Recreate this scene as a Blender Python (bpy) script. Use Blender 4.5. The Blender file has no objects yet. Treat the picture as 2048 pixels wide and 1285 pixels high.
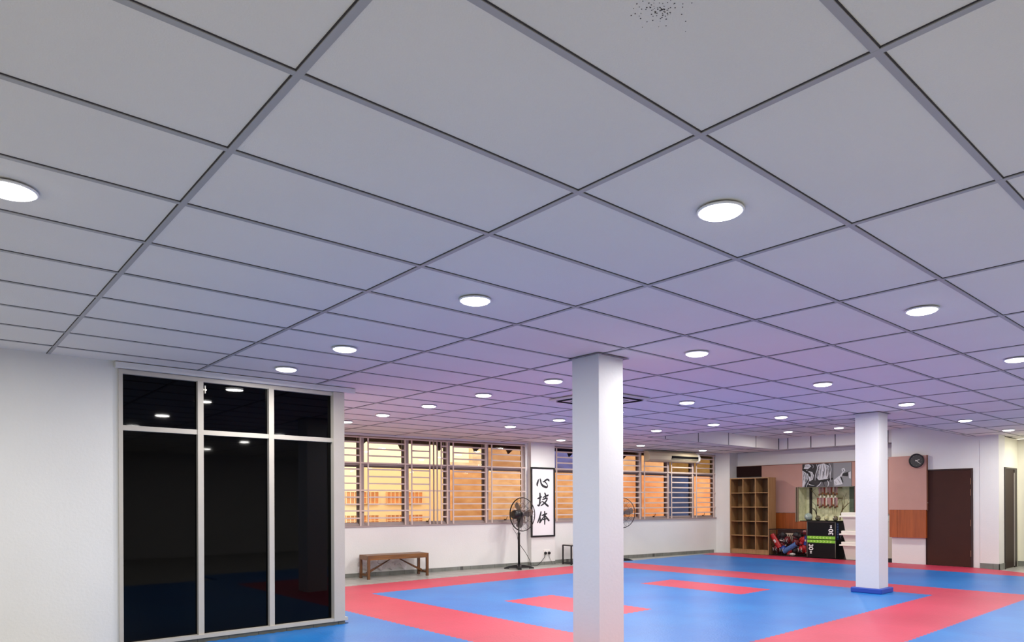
import bpy, bmesh, math, random
from mathutils import Vector, Matrix

# ------------------------------------------------------------------ camera
SC = bpy.context.scene
COL = SC.collection
CAM_Z = 1.40
cam_d = bpy.data.cameras.new('camera')
cam = bpy.data.objects.new('camera', cam_d)
COL.objects.link(cam)
cam_d.sensor_fit = 'HORIZONTAL'
cam_d.sensor_width = 36.0
cam_d.lens = 1384.687 / 2048 * 36.0
cam_d.shift_x = -(1064.575 - 1024) / 2048
cam_d.shift_y = (1005.58 - 642.5) / 2048
cam_d.clip_start = 0.05
cam_d.clip_end = 200
cam.location = (0, 0, CAM_Z)
YAW = 0.729628                                   # the room's long axis is 41.8 degrees off the view
fw = Vector((math.sin(YAW), math.cos(YAW), 0))
q = fw.to_track_quat('-Z', 'Y')
cam.rotation_mode = 'QUATERNION'
cam.rotation_quaternion = q @ Matrix.Rotation(-0.0040, 3, 'Z').to_quaternion()
SC.camera = cam

# ------------------------------------------------------------------ world, exposure
SC.view_settings.view_transform = 'Standard'
SC.view_settings.look = 'None'
SC.view_settings.exposure = 0.0
SC.view_settings.gamma = 1.0
SC.view_settings.use_curve_mapping = False
WORLD = bpy.data.worlds.new('World')
SC.world = WORLD
WORLD.use_nodes = True
_bg = WORLD.node_tree.nodes['Background']
_bg.inputs['Color'].default_value = (1.0, 0.94, 0.82, 1)     # low evening sky outside the windows
_bg.inputs['Strength'].default_value = 3.1
LAMP_W = 24.0                                    # watts of each ceiling downlight
LAMP_COL = (1.0, 0.97, 0.91)

# ------------------------------------------------------------------ colour and materials
def lin(r, g, b):
    f = lambda v: (v / 255 / 12.92) if v <= 10.3 else ((v / 255 + 0.055) / 1.055) ** 2.4
    return (f(r), f(g), f(b), 1.0)

MATS = {}
def mat(name, rgb, rough=0.6, metal=0.0, spec=0.5, noise=0.0, nscale=8.0, bump=0.0, bscale=60.0, coat=0.0,
        emit=None, estr=0.0, rgb2=None, stretch=(1, 1, 1)):
    if name in MATS: return MATS[name]
    m = bpy.data.materials.new(name); m.use_nodes = True
    nt = m.node_tree; b = nt.nodes['Principled BSDF']
    c = lin(*rgb)
    b.inputs['Base Color'].default_value = c
    b.inputs['Roughness'].default_value = rough
    b.inputs['Metallic'].default_value = metal
    b.inputs['Specular IOR Level'].default_value = spec
    b.inputs['Coat Weight'].default_value = coat
    if emit:
        b.inputs['Emission Color'].default_value = (*emit, 1); b.inputs['Emission Strength'].default_value = estr
    if noise or bump:
        tc = nt.nodes.new('ShaderNodeTexCoord'); mp = nt.nodes.new('ShaderNodeMapping')
        nt.links.new(tc.outputs['Object'], mp.inputs['Vector']); mp.inputs['Scale'].default_value = stretch
    if noise:
        n = nt.nodes.new('ShaderNodeTexNoise'); n.inputs['Scale'].default_value = nscale; n.inputs['Detail'].default_value = 5
        nt.links.new(mp.outputs[0], n.inputs['Vector'])
        r = nt.nodes.new('ShaderNodeValToRGB')
        c2 = lin(*rgb2) if rgb2 else tuple(v * (1 - noise) for v in c[:3]) + (1,)
        r.color_ramp.elements[0].position = 0.32; r.color_ramp.elements[1].position = 0.68
        r.color_ramp.elements[0].color = c2; r.color_ramp.elements[1].color = c
        nt.links.new(n.outputs['Fac'], r.inputs['Fac']); nt.links.new(r.outputs['Color'], b.inputs['Base Color'])
    if bump:
        n2 = nt.nodes.new('ShaderNodeTexNoise'); n2.inputs['Scale'].default_value = bscale; n2.inputs['Detail'].default_value = 3
        nt.links.new(mp.outputs[0], n2.inputs['Vector'])
        bp = nt.nodes.new('ShaderNodeBump'); bp.inputs['Strength'].default_value = bump; bp.inputs['Distance'].default_value = 0.01
        nt.links.new(n2.outputs['Fac'], bp.inputs['Height']); nt.links.new(bp.outputs['Normal'], b.inputs['Normal'])
    MATS[name] = m
    return m

def glass(name, rgb, gloss=0.02, rough=0.02):
    """thin tinted pane: coloured transmission plus a little mirror reflection"""
    if name in MATS: return MATS[name]
    m = bpy.data.materials.new(name); m.use_nodes = True
    nt = m.node_tree; nt.nodes.clear()
    o = nt.nodes.new('ShaderNodeOutputMaterial'); t = nt.nodes.new('ShaderNodeBsdfTransparent'); g = nt.nodes.new('ShaderNodeBsdfGlossy')
    mx = nt.nodes.new('ShaderNodeMixShader'); mx.inputs[0].default_value = gloss
    t.inputs['Color'].default_value = (*rgb, 1); g.inputs['Roughness'].default_value = rough
    nt.links.new(t.outputs[0], mx.inputs[1]); nt.links.new(g.outputs[0], mx.inputs[2]); nt.links.new(mx.outputs[0], o.inputs[0])
    MATS[name] = m
    return m

def wood(name, rgb, rgb2, axis=2, scale=6.0, rough=0.45, coat=0.1):
    """streaky grain running along the given local axis"""
    st = [7, 7, 7]; st[axis] = 0.5
    return mat(name, rgb, rough=rough, noise=1, nscale=scale, rgb2=rgb2, stretch=tuple(st), bump=0.1, bscale=30, coat=coat)

def mat_foam(name, rgb, rgb2, rough=0.42):
    """EVA mat: fine woven emboss, faint tile seams, patchy wear"""
    m = bpy.data.materials.new(name); m.use_nodes = True
    nt = m.node_tree; b = nt.nodes['Principled BSDF']; L = nt.links.new
    tc = nt.nodes.new('ShaderNodeTexCoord')
    n = nt.nodes.new('ShaderNodeTexNoise'); n.inputs['Scale'].default_value = 0.9; n.inputs['Detail'].default_value = 4; L(tc.outputs['Object'], n.inputs['Vector'])
    r = nt.nodes.new('ShaderNodeValToRGB'); r.color_ramp.elements[0].position = 0.35; r.color_ramp.elements[1].position = 0.65
    r.color_ramp.elements[0].color = lin(*rgb2); r.color_ramp.elements[1].color = lin(*rgb); L(n.outputs['Fac'], r.inputs['Fac'])
    # scuffs
    mp = nt.nodes.new('ShaderNodeMapping'); mp.inputs['Scale'].default_value = (1.3, 5, 1); mp.inputs['Rotation'].default_value = (0, 0, 0.5); L(tc.outputs['Object'], mp.inputs['Vector'])
    n2 = nt.nodes.new('ShaderNodeTexNoise'); n2.inputs['Scale'].default_value = 2.2; n2.inputs['Detail'].default_value = 8; n2.inputs['Roughness'].default_value = 0.7; L(mp.outputs[0], n2.inputs['Vector'])
    r2 = nt.nodes.new('ShaderNodeValToRGB'); r2.color_ramp.elements[0].position = 0.60; r2.color_ramp.elements[1].position = 0.74
    r2.color_ramp.elements[0].color = (0, 0, 0, 1); r2.color_ramp.elements[1].color = (0.35, 0.35, 0.35, 1); L(n2.outputs['Fac'], r2.inputs['Fac'])
    mx = nt.nodes.new('ShaderNodeMixRGB'); mx.blend_type = 'MULTIPLY'; mx.inputs['Color2'].default_value = (0.45, 0.6, 0.8, 1)
    L(r2.outputs['Color'], mx.inputs['Fac']); L(r.outputs['Color'], mx.inputs['Color1'])
    # seams of the one-metre squares
    sx = nt.nodes.new('ShaderNodeSeparateXYZ'); L(tc.outputs['Object'], sx.inputs[0])
    outs = []
    for ax, off in (('X', 5.16), ('Y', 3.62)):
        a = nt.nodes.new('ShaderNodeMath'); a.operation = 'SUBTRACT'; a.inputs[1].default_value = off - 98; L(sx.outputs[ax], a.inputs[0])
        p = nt.nodes.new('ShaderNodeMath'); p.operation = 'PINGPONG'; p.inputs[1].default_value = 0.49; L(a.outputs[0], p.inputs[0])
        c = nt.nodes.new('ShaderNodeMath'); c.operation = 'LESS_THAN'; c.inputs[1].default_value = 0.004; L(p.outputs[0], c.inputs[0]); outs.append(c)
    mxm = nt.nodes.new('ShaderNodeMath'); mxm.operation = 'MAXIMUM'; L(outs[0].outputs[0], mxm.inputs[0]); L(outs[1].outputs[0], mxm.inputs[1])
    sc = nt.nodes.new('ShaderNodeMath'); sc.operation = 'MULTIPLY'; sc.inputs[1].default_value = 0.2; L(mxm.outputs[0], sc.inputs[0])
    mx2 = nt.nodes.new('ShaderNodeMixRGB'); mx2.inputs['Color2'].default_value = (0.02, 0.03, 0.06, 1); L(sc.outputs[0], mx2.inputs['Fac']); L(mx.outputs[0], mx2.inputs['Color1'])
    L(mx2.outputs[0], b.inputs['Base Color'])
    b.inputs['Roughness'].default_value = rough
    # woven emboss
    wv = nt.nodes.new('ShaderNodeTexVoronoi'); wv.inputs['Scale'].default_value = 45; L(tc.outputs['Object'], wv.inputs['Vector'])
    bp = nt.nodes.new('ShaderNodeBump'); bp.inputs['Strength'].default_value = 0.12; bp.inputs['Distance'].default_value = 0.01; L(wv.outputs['Distance'], bp.inputs['Height']); L(bp.outputs['Normal'], b.inputs['Normal'])
    return m

def tile_floor(name, rgb, rgb2, size=0.3):
    m = mat(name, rgb, rough=0.35, noise=1, nscale=5, rgb2=rgb2)
    nt = m.node_tree; b = nt.nodes['Principled BSDF']; L = nt.links.new
    src = b.inputs['Base Color'].links[0].from_socket
    tc = nt.nodes.new('ShaderNodeTexCoord'); br = nt.nodes.new('ShaderNodeTexBrick')
    br.offset = 0; br.inputs['Scale'].default_value = 1; br.inputs['Mortar Size'].default_value = 0.004
    br.inputs['Brick Width'].default_value = size; br.inputs['Row Height'].default_value = size
    br.inputs['Mortar'].default_value = (0.08, 0.08, 0.075, 1)
    L(tc.outputs['Object'], br.inputs['Vector']); L(src, br.inputs['Color1']); L(src, br.inputs['Color2']); L(br.outputs['Color'], b.inputs['Base Color'])
    return m

# ------------------------------------------------------------------ mesh builder
class MB:
    def __init__(s): s.bm = bmesh.new()
    def face(s, pts, mi=0):
        try:
            f = s.bm.faces.new([s.bm.verts.new(p) for p in pts]); f.material_index = mi
        except ValueError: pass
        return s
    def box(s, a, b, mi=0, M=None, bev=0.0):
        x0, y0, z0 = a; x1, y1, z1 = b
        P = [Vector(p) for p in ((x0, y0, z0), (x1, y0, z0), (x1, y1, z0), (x0, y1, z0), (x0, y0, z1), (x1, y0, z1), (x1, y1, z1), (x0, y1, z1))]
        if M: P = [M @ p for p in P]
        v = [s.bm.verts.new(p) for p in P]; fs = []
        for q in ((0, 3, 2, 1), (4, 5, 6, 7), (0, 1, 5, 4), (1, 2, 6, 5), (2, 3, 7, 6), (3, 0, 4, 7)):
            f = s.bm.faces.new([v[i] for i in q]); f.material_index = mi; fs.append(f)
        if bev:
            es = list({e for f in fs for e in f.edges})
            r = bmesh.ops.bevel(s.bm, geom=es, offset=bev, segments=2, profile=0.5, affect='EDGES')
            for f in r['faces']: f.material_index = mi
        return s
    def prism(s, poly, vec, mi=0):
        """extrude a planar polygon (3D points) along vec"""
        vec = Vector(vec); a = [s.bm.verts.new(p) for p in poly]; b = [s.bm.verts.new(Vector(p) + vec) for p in poly]; n = len(a)
        fs = [s.bm.faces.new(a[::-1]), s.bm.faces.new(b)] + [s.bm.faces.new([a[i], a[(i + 1) % n], b[(i + 1) % n], b[i]]) for i in range(n)]
        for f in fs: f.material_index = mi
        return s
    def tube(s, pts, r, n=8, mi=0, closed=False, r2=None):
        pts = [Vector(p) for p in pts]; rings = []; N = len(pts); up = None
        for i, p in enumerate(pts):
            if closed: t = (pts[(i + 1) % N] - pts[i - 1]).normalized()
            else: t = (pts[min(i + 1, N - 1)] - pts[max(i - 1, 0)]).normalized()
            if up is None: up = t.orthogonal().normalized()
            up = (up - t * up.dot(t)).normalized(); sd = t.cross(up)
            rr = r if r2 is None else r + (r2 - r) * i / (N - 1)
            rings.append([s.bm.verts.new(p + (up * math.cos(k * 2 * math.pi / n) + sd * math.sin(k * 2 * math.pi / n)) * rr) for k in range(n)])
        for i in range(N if closed else N - 1):
            a, b = rings[i], rings[(i + 1) % N]
            for k in range(n):
                f = s.bm.faces.new([a[k], a[(k + 1) % n], b[(k + 1) % n], b[k]]); f.material_index = mi; f.smooth = n > 4
        if not closed:
            for ring in (rings[0][::-1], rings[-1]):
                f = s.bm.faces.new(ring); f.material_index = mi
        return s
    def lathe(s, prof, n=24, mi=0, M=None):
        """profile of (radius, height) spun about local z"""
        rings = []
        for r, z in prof:
            ring = []
            for k in range(n):
                p = Vector((r * math.cos(2 * math.pi * k / n), r * math.sin(2 * math.pi * k / n), z))
                ring.append(s.bm.verts.new(M @ p if M else p))
            rings.append(ring)
        for a, b in zip(rings, rings[1:]):
            for k in range(n):
                f = s.bm.faces.new([a[k], a[(k + 1) % n], b[(k + 1) % n], b[k]]); f.material_index = mi; f.smooth = True
        for ring in (rings[0][::-1], rings[-1]):
            f = s.bm.faces.new(ring); f.material_index = mi
        return s
    def blob(s, c, r, mi=0, sub=2, M=None, noise=0.0, seed=0):
        """ellipsoid with optional lumps"""
        rnd = random.Random(seed)
        res = bmesh.ops.create_icosphere(s.bm, subdivisions=sub, radius=1.0)
        k1, k2, k3 = rnd.uniform(2, 5), rnd.uniform(2, 5), rnd.uniform(2, 5)
        for v in res['verts']:
            d = 1 + noise * (math.sin(k1 * v.co.x + seed) * math.sin(k2 * v.co.y + 1) + 0.5 * math.sin(k3 * v.co.z * 1.7))
            p = Vector((v.co.x * r[0] * d, v.co.y * r[1] * d, v.co.z * r[2] * d))
            v.co = (M @ p if M else p) + Vector(c)
        for f in {f for v in res['verts'] for f in v.link_faces}: f.material_index = mi; f.smooth = True
        return s
    def build(s, name, mats, parent=None, loc=None, fixn=True):
        me = bpy.data.meshes.new(name)
        if fixn: bmesh.ops.recalc_face_normals(s.bm, faces=s.bm.faces)
        s.bm.to_mesh(me); s.bm.free()
        for m in (mats if isinstance(mats, (list, tuple)) else [mats]): me.materials.append(m)
        o = bpy.data.objects.new(name, me); COL.objects.link(o)
        if parent: o.parent = parent
        if loc is not None: o.location = loc
        return o

def tag(o, label, cat, group=None, kind=None):
    o['label'] = label; o['category'] = cat
    if group: o['group'] = group
    if kind: o['kind'] = kind
    return o
def thing(name, label, cat, loc=(0, 0, 0), rotz=0.0, group=None):
    o = bpy.data.objects.new(name, None); COL.objects.link(o); o.location = loc; o.rotation_euler = (0, 0, rotz)
    o.empty_display_size = 0.1
    return tag(o, label, cat, group)
def struct(o, label=None):
    o['kind'] = 'structure'
    if label: o['label'] = label
    return o
def sempty(name, loc=(0, 0, 0), rotz=0.0, label=None):
    o = bpy.data.objects.new(name, None); COL.objects.link(o); o.location = loc; o.rotation_euler = (0, 0, rotz)
    return struct(o, label)
def copy_tree(o, parent=None):
    c = o.copy(); COL.objects.link(c); c.parent = parent
    for ch in list(o.children): copy_tree(ch, c)
    return c

# ------------------------------------------------------------------ shared materials
WHITE = mat('wall_paint', (226, 225, 222), rough=0.7, noise=0.05, nscale=1.2, bump=0.15, bscale=40)
COLW = mat('column_paint', (214, 214, 217), rough=0.6, noise=0.03, nscale=2, bump=0.12, bscale=30)
TILEC = mat('ceiling_board', (232, 229, 224), rough=0.8, noise=0.03, nscale=1.5, bump=0.25, bscale=180)
TBAR = mat('ceiling_bar', (172, 171, 172), rough=0.5, noise=0.05, nscale=3)
GAP = mat('ceiling_gap', (64, 60, 64), rough=0.9)
SKIRT = tile_floor('skirting_tile', (128, 130, 124), (110, 112, 106), 0.3)
GREYFLOOR = tile_floor('grey_floor_tile', (176, 174, 166), (158, 156, 149), 0.3)
FRAMEP = mat('window_frame_paint', (164, 148, 144), rough=0.5, noise=0.08, nscale=6)
BARP = mat('grille_paint', (212, 192, 180), rough=0.45, noise=0.05, nscale=9)
BLACKM = mat('black_metal', (22, 22, 24), rough=0.4)
CEIL = 2.717

# ------------------------------------------------------------------ room geometry constants (metres, floor at 0, x along the window wall, y away)
A0 = Vector((6.0, 11.98, 0)); AL = -0.107206         # the window wall runs a few degrees off square
def wpt(s, off, z): return A0 + Vector((math.cos(AL) * s - math.sin(AL) * off, math.sin(AL) * s + math.cos(AL) * off, z))
S_END = 11.0

# floor
struct(MB().box((-4.2, -5.2, -0.15), (18.6, 12.9, 0.0)).build('floor', GREYFLOOR), 'grey tiled floor showing between the mats and the walls')

# ------------------------------------------------------------------ walls
# near wall on the left with the glazed opening x 1.45..3.60, then its return towards the window wall
yl = 7.35
b = MB()
b.box((-4.2, yl, 0), (1.42, yl + 0.2, 2.76)); b.box((1.42, yl, 2.655), (3.66, yl + 0.2, 2.76))
b.box((1.42, yl, 0), (3.66, yl + 0.2, 0.065))
struct(b.build('wall_left', WHITE), 'plain white wall to the left of the dark glazing')
b = MB()
b.box((3.52, yl + 0.2, 0), (3.66, 12.4, 2.76)); struct(b.build('wall_return', WHITE))
# window wall with two openings, sill 0.965, head 2.69; plus pier
b = MB()
OPEN = [(-1.60, 4.14), (4.92, 10.54)]
Mw = Matrix.Translation(A0) @ Matrix.Rotation(AL, 4, 'Z')
def wb(b, s0, s1, o0, o1, z0, z1, mi=0, bev=0): return b.box((s0, o0, z0), (s1, o1, z1), mi, Mw, bev)
wb(b, -2.5, S_END, 0, 0.2, 0, 0.965)
wb(b, -2.5, S_END, 0, 0.2, 2.685, 3.1)
for s0, s1 in ((-2.5, -1.60), (4.14, 4.92), (10.54, S_END)): wb(b, s0, s1, 0, 0.2, 0.965, 2.685)
wb(b, 4.20, 4.86, -0.13, 0, 0, 2.76)
struct(b.build('wall_window', WHITE), 'long white wall under and between the barred windows')
b = MB()
wb(b, -2.4, 4.19, -0.012, 0, 0, 0.075); wb(b, 4.19, 4.87, -0.142, -0.13, 0, 0.075); wb(b, 4.188, 4.2, -0.142, 0, 0, 0.075); wb(b, 4.87, 10.45, -0.012, 0, 0, 0.085)
struct(b.build('baseboard_window', SKIRT), 'grey tile skirting along the window wall')
# recessed storage wall at the back, with a display niche
NY0, NY1, NZ0, NZ1 = 7.255, 8.685, 0.90, 1.762
xb = 16.9
b = MB()
b.box((xb, 4.25, 0), (xb + 0.6, NY0, 3.1)); b.box((xb, NY1, 0), (xb + 0.6, 11.2, 3.1))
b.box((xb, NY0, 0), (xb + 0.6, NY1, NZ0)); b.box((xb, NY0, NZ1), (xb + 0.6, NY1, 3.1)); b.box((xb + 0.45, NY0, NZ0), (xb + 0.6, NY1, NZ1))
b.box((16.5, 10.42, 0), (xb, 10.90, 2.74))
struct(b.build('wall_back', WHITE), 'recessed white wall behind the bookcase and storage')
# partition with the brown door, pier and corridor
PX = 16.2
b = MB()
b.box((PX, 5.44, 0), (PX + 0.16, 6.14, 3.1)); b.box((PX, 4.555, 2.065), (PX + 0.16, 5.44, 3.1)); b.box((PX, 4.43, 0), (PX + 0.16, 4.555, 3.1))
b.box((PX - 0.02, 4.10, 0), (PX + 0.4, 4.43, 2.73))
struct(b.build('wall_door', WHITE), 'white wall around the brown door')
b = MB()
b.box((16.6, 4.10, 0), (17.6, 4.25, 2.7)); b.box((17.55, 1.8, 0), (17.7, 4.2, 2.7)); b.box((16.2, 1.8, 0), (17.6, 1.95, 2.7))
struct(b.build('wall_corridor', mat('corridor_lamplit_paint', (236, 234, 214), rough=0.7, noise=0.03, nscale=2)), 'corridor wall at far right, yellow lamplight put into its colour')  # brighter and yellower than the hall walls: corridor lamplight put into the colour
b = MB()
b.box((PX, -5.2, 0), (PX + 0.15, 1.95, 2.76)); struct(b.build('wall_far', WHITE))
struct(MB().box((-4.2, -5.2, 0), (PX, -5.05, 2.76)).build('wall_right', WHITE))
struct(MB().box((-4.2, -5.2, 0), (-4.05, 7.5, 2.76)).build('wall_rear', WHITE))
b = MB()
b.box((PX - 0.032, 4.088, 0), (PX - 0.02, 4.43, 0.13)); b.box((PX - 0.032, 4.088, 0), (16.55, 4.10, 0.13)); b.box((17.538, 1.95, 0), (17.55, 4.10, 0.11))
struct(b.build('baseboard_pier', SKIRT), 'grey tile skirting at the foot of the right pier')

# ------------------------------------------------------------------ ceiling: boards on exposed bars, raised tray at the back right
TX0, TX1, TY0, TY1, TZ = 11.22, 16.42, 4.62, 8.95, 3.0
XI = lambda i: 0.8875 + 1.2275 * i
YJ = lambda j: 2.0636 + 0.6130 * j
wy = lambda x: 11.98 + (x - 6.0) * math.tan(AL)
b = MB()
Zc = CEIL + 0.006
def slab(b, x0, x1, y0, y1, z=Zc, mi=0): return b.box((x0, y0, z), (x1, y1, z + 0.03), mi)
slab(b, -4.2, 18.0, -5.2, TY0); slab(b, -4.2, TX0, TY0, TY1); slab(b, TX1, xb + 0.1, TY0, TY1)
b.prism([(-4.2, TY1, Zc), (xb + 0.1, TY1, Zc), (xb + 0.1, wy(xb) + 0.1, Zc), (3.4, wy(3.4) + 0.1, Zc), (-4.2, wy(3.4) + 0.1, Zc)], (0, 0, 0.03))
slab(b, TX0 - 0.05, TX1 + 0.05, TY0 - 0.05, TY1 + 0.05, TZ)
b.box((TX0 - 0.05, TY0 - 0.05, Zc + 0.03), (TX0, TY1 + 0.05, TZ)); b.box((TX1, TY0 - 0.05, Zc + 0.03), (TX1 + 0.05, TY1 + 0.05, TZ))
b.box((TX0, TY1, Zc + 0.03), (TX1, TY1 + 0.05, TZ)); b.box((TX0, TY0 - 0.05, Zc + 0.03), (TX1, TY0, TZ))
ceiling = struct(b.build('ceiling', TILEC), 'suspended ceiling of pale square boards')
# bars and the dark slits beside them
b = MB(); g = MB()
HW = 0.0125; ZB = CEIL
def vbar(x, y0, y1, z=ZB):
    b.box((x - HW, y0, z), (x + HW, y1, z + 0.006)); g.box((x - HW - 0.0045, y0, z + 0.0035), (x - HW, y1, z + 0.006))
    g.box((x + HW, y0, z + 0.0045), (x + HW + 0.002, y1, z + 0.006))
def ubar(y, x0, x1, z=ZB):
    b.box((x0, y - HW, z + 0.0004), (x1, y + HW, z + 0.0055)); g.box((x0, y - HW - 0.0045, z + 0.0035), (x1, y - HW, z + 0.0058))
    g.box((x0, y + HW, z + 0.0045), (x1, y + HW + 0.002, z + 0.0058))
for i in range(-4, 14):
    x = XI(i)
    if x > xb: continue
    ymax = yl if x < 3.6 else wy(x)
    if TX0 < x < TX1: vbar(x, -5, TY0); vbar(x, TY1, ymax)
    else: vbar(x, -5, ymax)
for j in range(-11, 18):
    y = YJ(j); x0 = -4 if y < yl else 3.66
    x1 = min(xb, 6.0 + (y - 11.98) / math.tan(AL)) if y > 10.8 else xb
    if y < 4: x1 = 17.4
    if TY0 < y < TY1: ubar(y, x0, TX0); ubar(y, TX1, x1)
    elif x1 > x0: ubar(y, x0, x1)
for y in (TY0 - HW, TY1 + HW): b.box((TX0, y - HW, ZB), (TX1, y + HW, ZB + 0.006))
for x in (TX0 - HW, TX1 + HW): b.box((x - HW, TY0 - 2 * HW, ZB), (x + HW, TY1 + 2 * HW, ZB + 0.006))
g.box((TX0 - 2 * HW - 0.004, TY0, ZB + 0.0035), (TX0 - 2 * HW, TY1, ZB + 0.0058))
for i in range(9, 13): vbar(XI(i) - 0.1, TY0, TY1, TZ - 0.006)
for k in range(7): ubar(TY1 - 0.6 * (k + 1), TX0, TX1, TZ - 0.006)
for x in (11.75, 12.93, 14.13, 15.33): g.box((x - 0.010, TY1 - 0.003, CEIL + 0.006), (x + 0.010, TY1 + 0.002, TZ))
for y in (8.70, 8.10, 7.50, 6.90, 6.30): g.box((TX1 - 0.003, y - 0.010, CEIL + 0.006), (TX1 + 0.002, y + 0.010, TZ))
g.box((TX1 - 0.014, TY1 - 0.014, CEIL), (TX1, TY1, TZ))
bars = b.build('ceiling_bar', TBAR, ceiling); bars['kind'] = 'structure'
SPX, SPY = 1.50, 1.15
sp = MB(); rnd = random.Random(8)
for k in range(90):
    a_, r_ = rnd.uniform(0, 6.28), abs(rnd.gauss(0, 0.035)); px_, py_ = SPX + r_ * math.cos(a_) * 1.3, SPY + r_ * math.sin(a_); q_ = rnd.uniform(0.0006, 0.0016)
    sp.box((px_ - q_, py_ - q_, Zc - 0.0008), (px_ + q_, py_ + q_, Zc + 0.001))
sp.build('mould_specks', GAP, ceiling)['kind'] = 'structure'
gaps = g.build('ceiling_joint', GAP, ceiling); gaps['kind'] = 'structure'
# plaster cornice over the dark glazing
b = MB(); b.box((1.39, yl - 0.06, 2.66), (3.80, yl - 0.0005, 2.716), bev=0.004)
struct(b.build('trim_1', WHITE), 'white ledge above the dark glazing')

# columns
def column(x, y, w, label, plinth=False):
    r = thing('column', label, 'column', (x + w / 2, y + w / 2, 0)); r['kind'] = 'structure'
    h = w / 2
    MB().box((-h, -h, 0.0), (h, h, CEIL - 0.001), bev=0.006).build('shaft', COLW, r)
    MB().box((-h - 0.025, -h - 0.025, CEIL - 0.006), (h + 0.055, h + 0.02, CEIL - 0.002)).build('ceiling_collar', mat('collar_board', (140, 136, 140), rough=0.8), r)
    if plinth:
        MB().box((-h - 0.055, -h - 0.055, 0.03), (h + 0.055, h + 0.055, 0.105), bev=0.012).build('foam_kerb', mat('blue_kerb', (30, 66, 160), rough=0.5), r)
    return r
column(4.515, 4.165, 0.33, 'square white column nearest the camera, its foot out of frame')
column(10.60, 4.20, 0.34, 'square white column standing on blue mats with a blue foot kerb', True)

# ------------------------------------------------------------------ mats
BLUE = mat_foam('blue_foam', (24, 114, 186), (18, 98, 174), 0.38)
RED = mat_foam('red_foam', (188, 52, 80), (176, 45, 72), 0.45)
MT = 0.03
def saw(p, q, n_per=0.098, amp=0.014):
    """toothed edge from p to q (both ends left on the line)"""
    p, q = Vector(p), Vector(q); L = (q - p).length; n = max(2, int(round(L / n_per)) * 2); d = (q - p) / n
    # canonical normal so both neighbours get the same teeth
    t = (q - p).normalized(); nn = Vector((abs(t.y), -abs(t.x) if t.x * t.y <= 0 or abs(t.x) < 1e-6 or abs(t.y) < 1e-6 else abs(t.x)))
    nn = Vector((abs(t.y), abs(t.x)))
    out = []
    for i in range(n):
        out.append(p + d * i + (nn * amp * (1 if (i % 2) else -1) if 0 < i else Vector((0, 0))))
    return out
def mat_zone(name, loops, material, label, teeth=True, cat='floor mat', group=None):
    """outer loop (ccw) plus optional hole loop; a hole is cut by building the ring as quads"""
    b = MB(); bm = b.bm
    outer = loops[0]
    def ring(lp):
        out = []
        for i in range(len(lp)):
            p, q2 = lp[i], lp[(i + 1) % len(lp)]
            out += saw(p, q2) if teeth else [Vector(p)]
        return out
    O = ring(outer)
    vo = [bm.verts.new((p.x, p.y, MT)) for p in O]; eo = [bm.edges.new((vo[i], vo[(i + 1) % len(vo)])) for i in range(len(vo))]
    edges = list(eo)
    for hl in loops[1:]:
        H = ring(hl); vh = [bm.verts.new((p.x, p.y, MT)) for p in H]; edges += [bm.edges.new((vh[i], vh[(i + 1) % len(vh)])) for i in range(len(vh))]
    bmesh.ops.triangle_fill(bm, edges=edges, use_beauty=True, use_dissolve=False)
    r = bmesh.ops.extrude_face_region(bm, geom=list(bm.faces))
    for v in [g_ for g_ in r['geom'] if isinstance(g_, bmesh.types.BMVert)]: v.co.z = 0.0
    o = b.build(name, material)
    return tag(o, label, cat, group)
GX = 0.0015
ring_out = [(4.10, 2.60), (12.03, 2.60), (12.03, 10.52), (4.10, 10.52)]
ring_in = [(5.16, 3.62), (11.04, 3.62), (11.04, 9.43), (5.16, 9.43)]
rA = [(6.12, 5.57), (7.03, 5.57), (7.03, 7.44), (6.12, 7.44)]
rB = [(9.10, 5.56), (9.95, 5.56), (9.95, 7.46), (9.10, 7.46)]
mat_zone('foam_mat', [ring_in, rA, rB], BLUE, 'blue foam mat square around both columns, inside the red border')
mat_zone('foam_mat', [ring_out, ring_in], RED, 'red foam mat border framing the central blue square')
mat_zone('foam_mat', [rA], RED, 'red foam mat rectangle behind the foot of the nearest column')
mat_zone('foam_mat', [rB], RED, 'red foam mat rectangle between the two columns, the farther one')
mat_zone('foam_mat', [[(1.18, 1.62), (4.10, 1.62), (4.10, 2.60), (4.10, 10.52), (3.70, 10.52), (3.70, 7.28), (1.18, 7.28)]], BLUE,
         'blue foam mats in the foreground along the dark glazing')
mat_zone('foam_mat', [[(4.10, 1.62), (4.10, 0.64), (14.72, 0.64), (14.85, 2.60), (15.30, 10.50), (12.03, 10.52), (12.03, 2.60), (4.10, 2.60)]], BLUE,
         'blue foam mats outside the red border, at right and towards the back wall')
mat_zone('foam_mat', [[(14.72, 0.64), (15.5, 0.64), (15.62, 3.5), (15.95, 4.05), (16.165, 4.5), (16.18, 6.2), (16.22, 10.40), (16.0, 10.58), (15.30, 10.50), (14.85, 2.60)]], RED,
         'narrow red foam mat strip along the back wall')

# ------------------------------------------------------------------ dark glazed screen in the left wall
FR = mat('screen_frame_paint', (190, 184, 174), rough=0.45, noise=0.06, nscale=5, bump=0.1)
w3 = sempty('window_3', (0, yl, 0), label='tall dark glazed screen with pale frame in the left wall')
b = MB()
zb, zt = 0.065, 2.655
b.box((1.42, -0.022, zb + 0.035), (1.455, 0.10, zt)); b.box((3.53, -0.055, zb), (3.66, 0.10, zt))
b.box((1.455, -0.02, 2.615), (3.53, 0.10, zt)); b.box((1.42, -0.05, zb), (3.70, 0.10, zb + 0.035))
for x in (2.132, 2.838): b.box((x - 0.027, -0.03, zb + 0.03), (x + 0.027, 0.08, 2.62))

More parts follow.
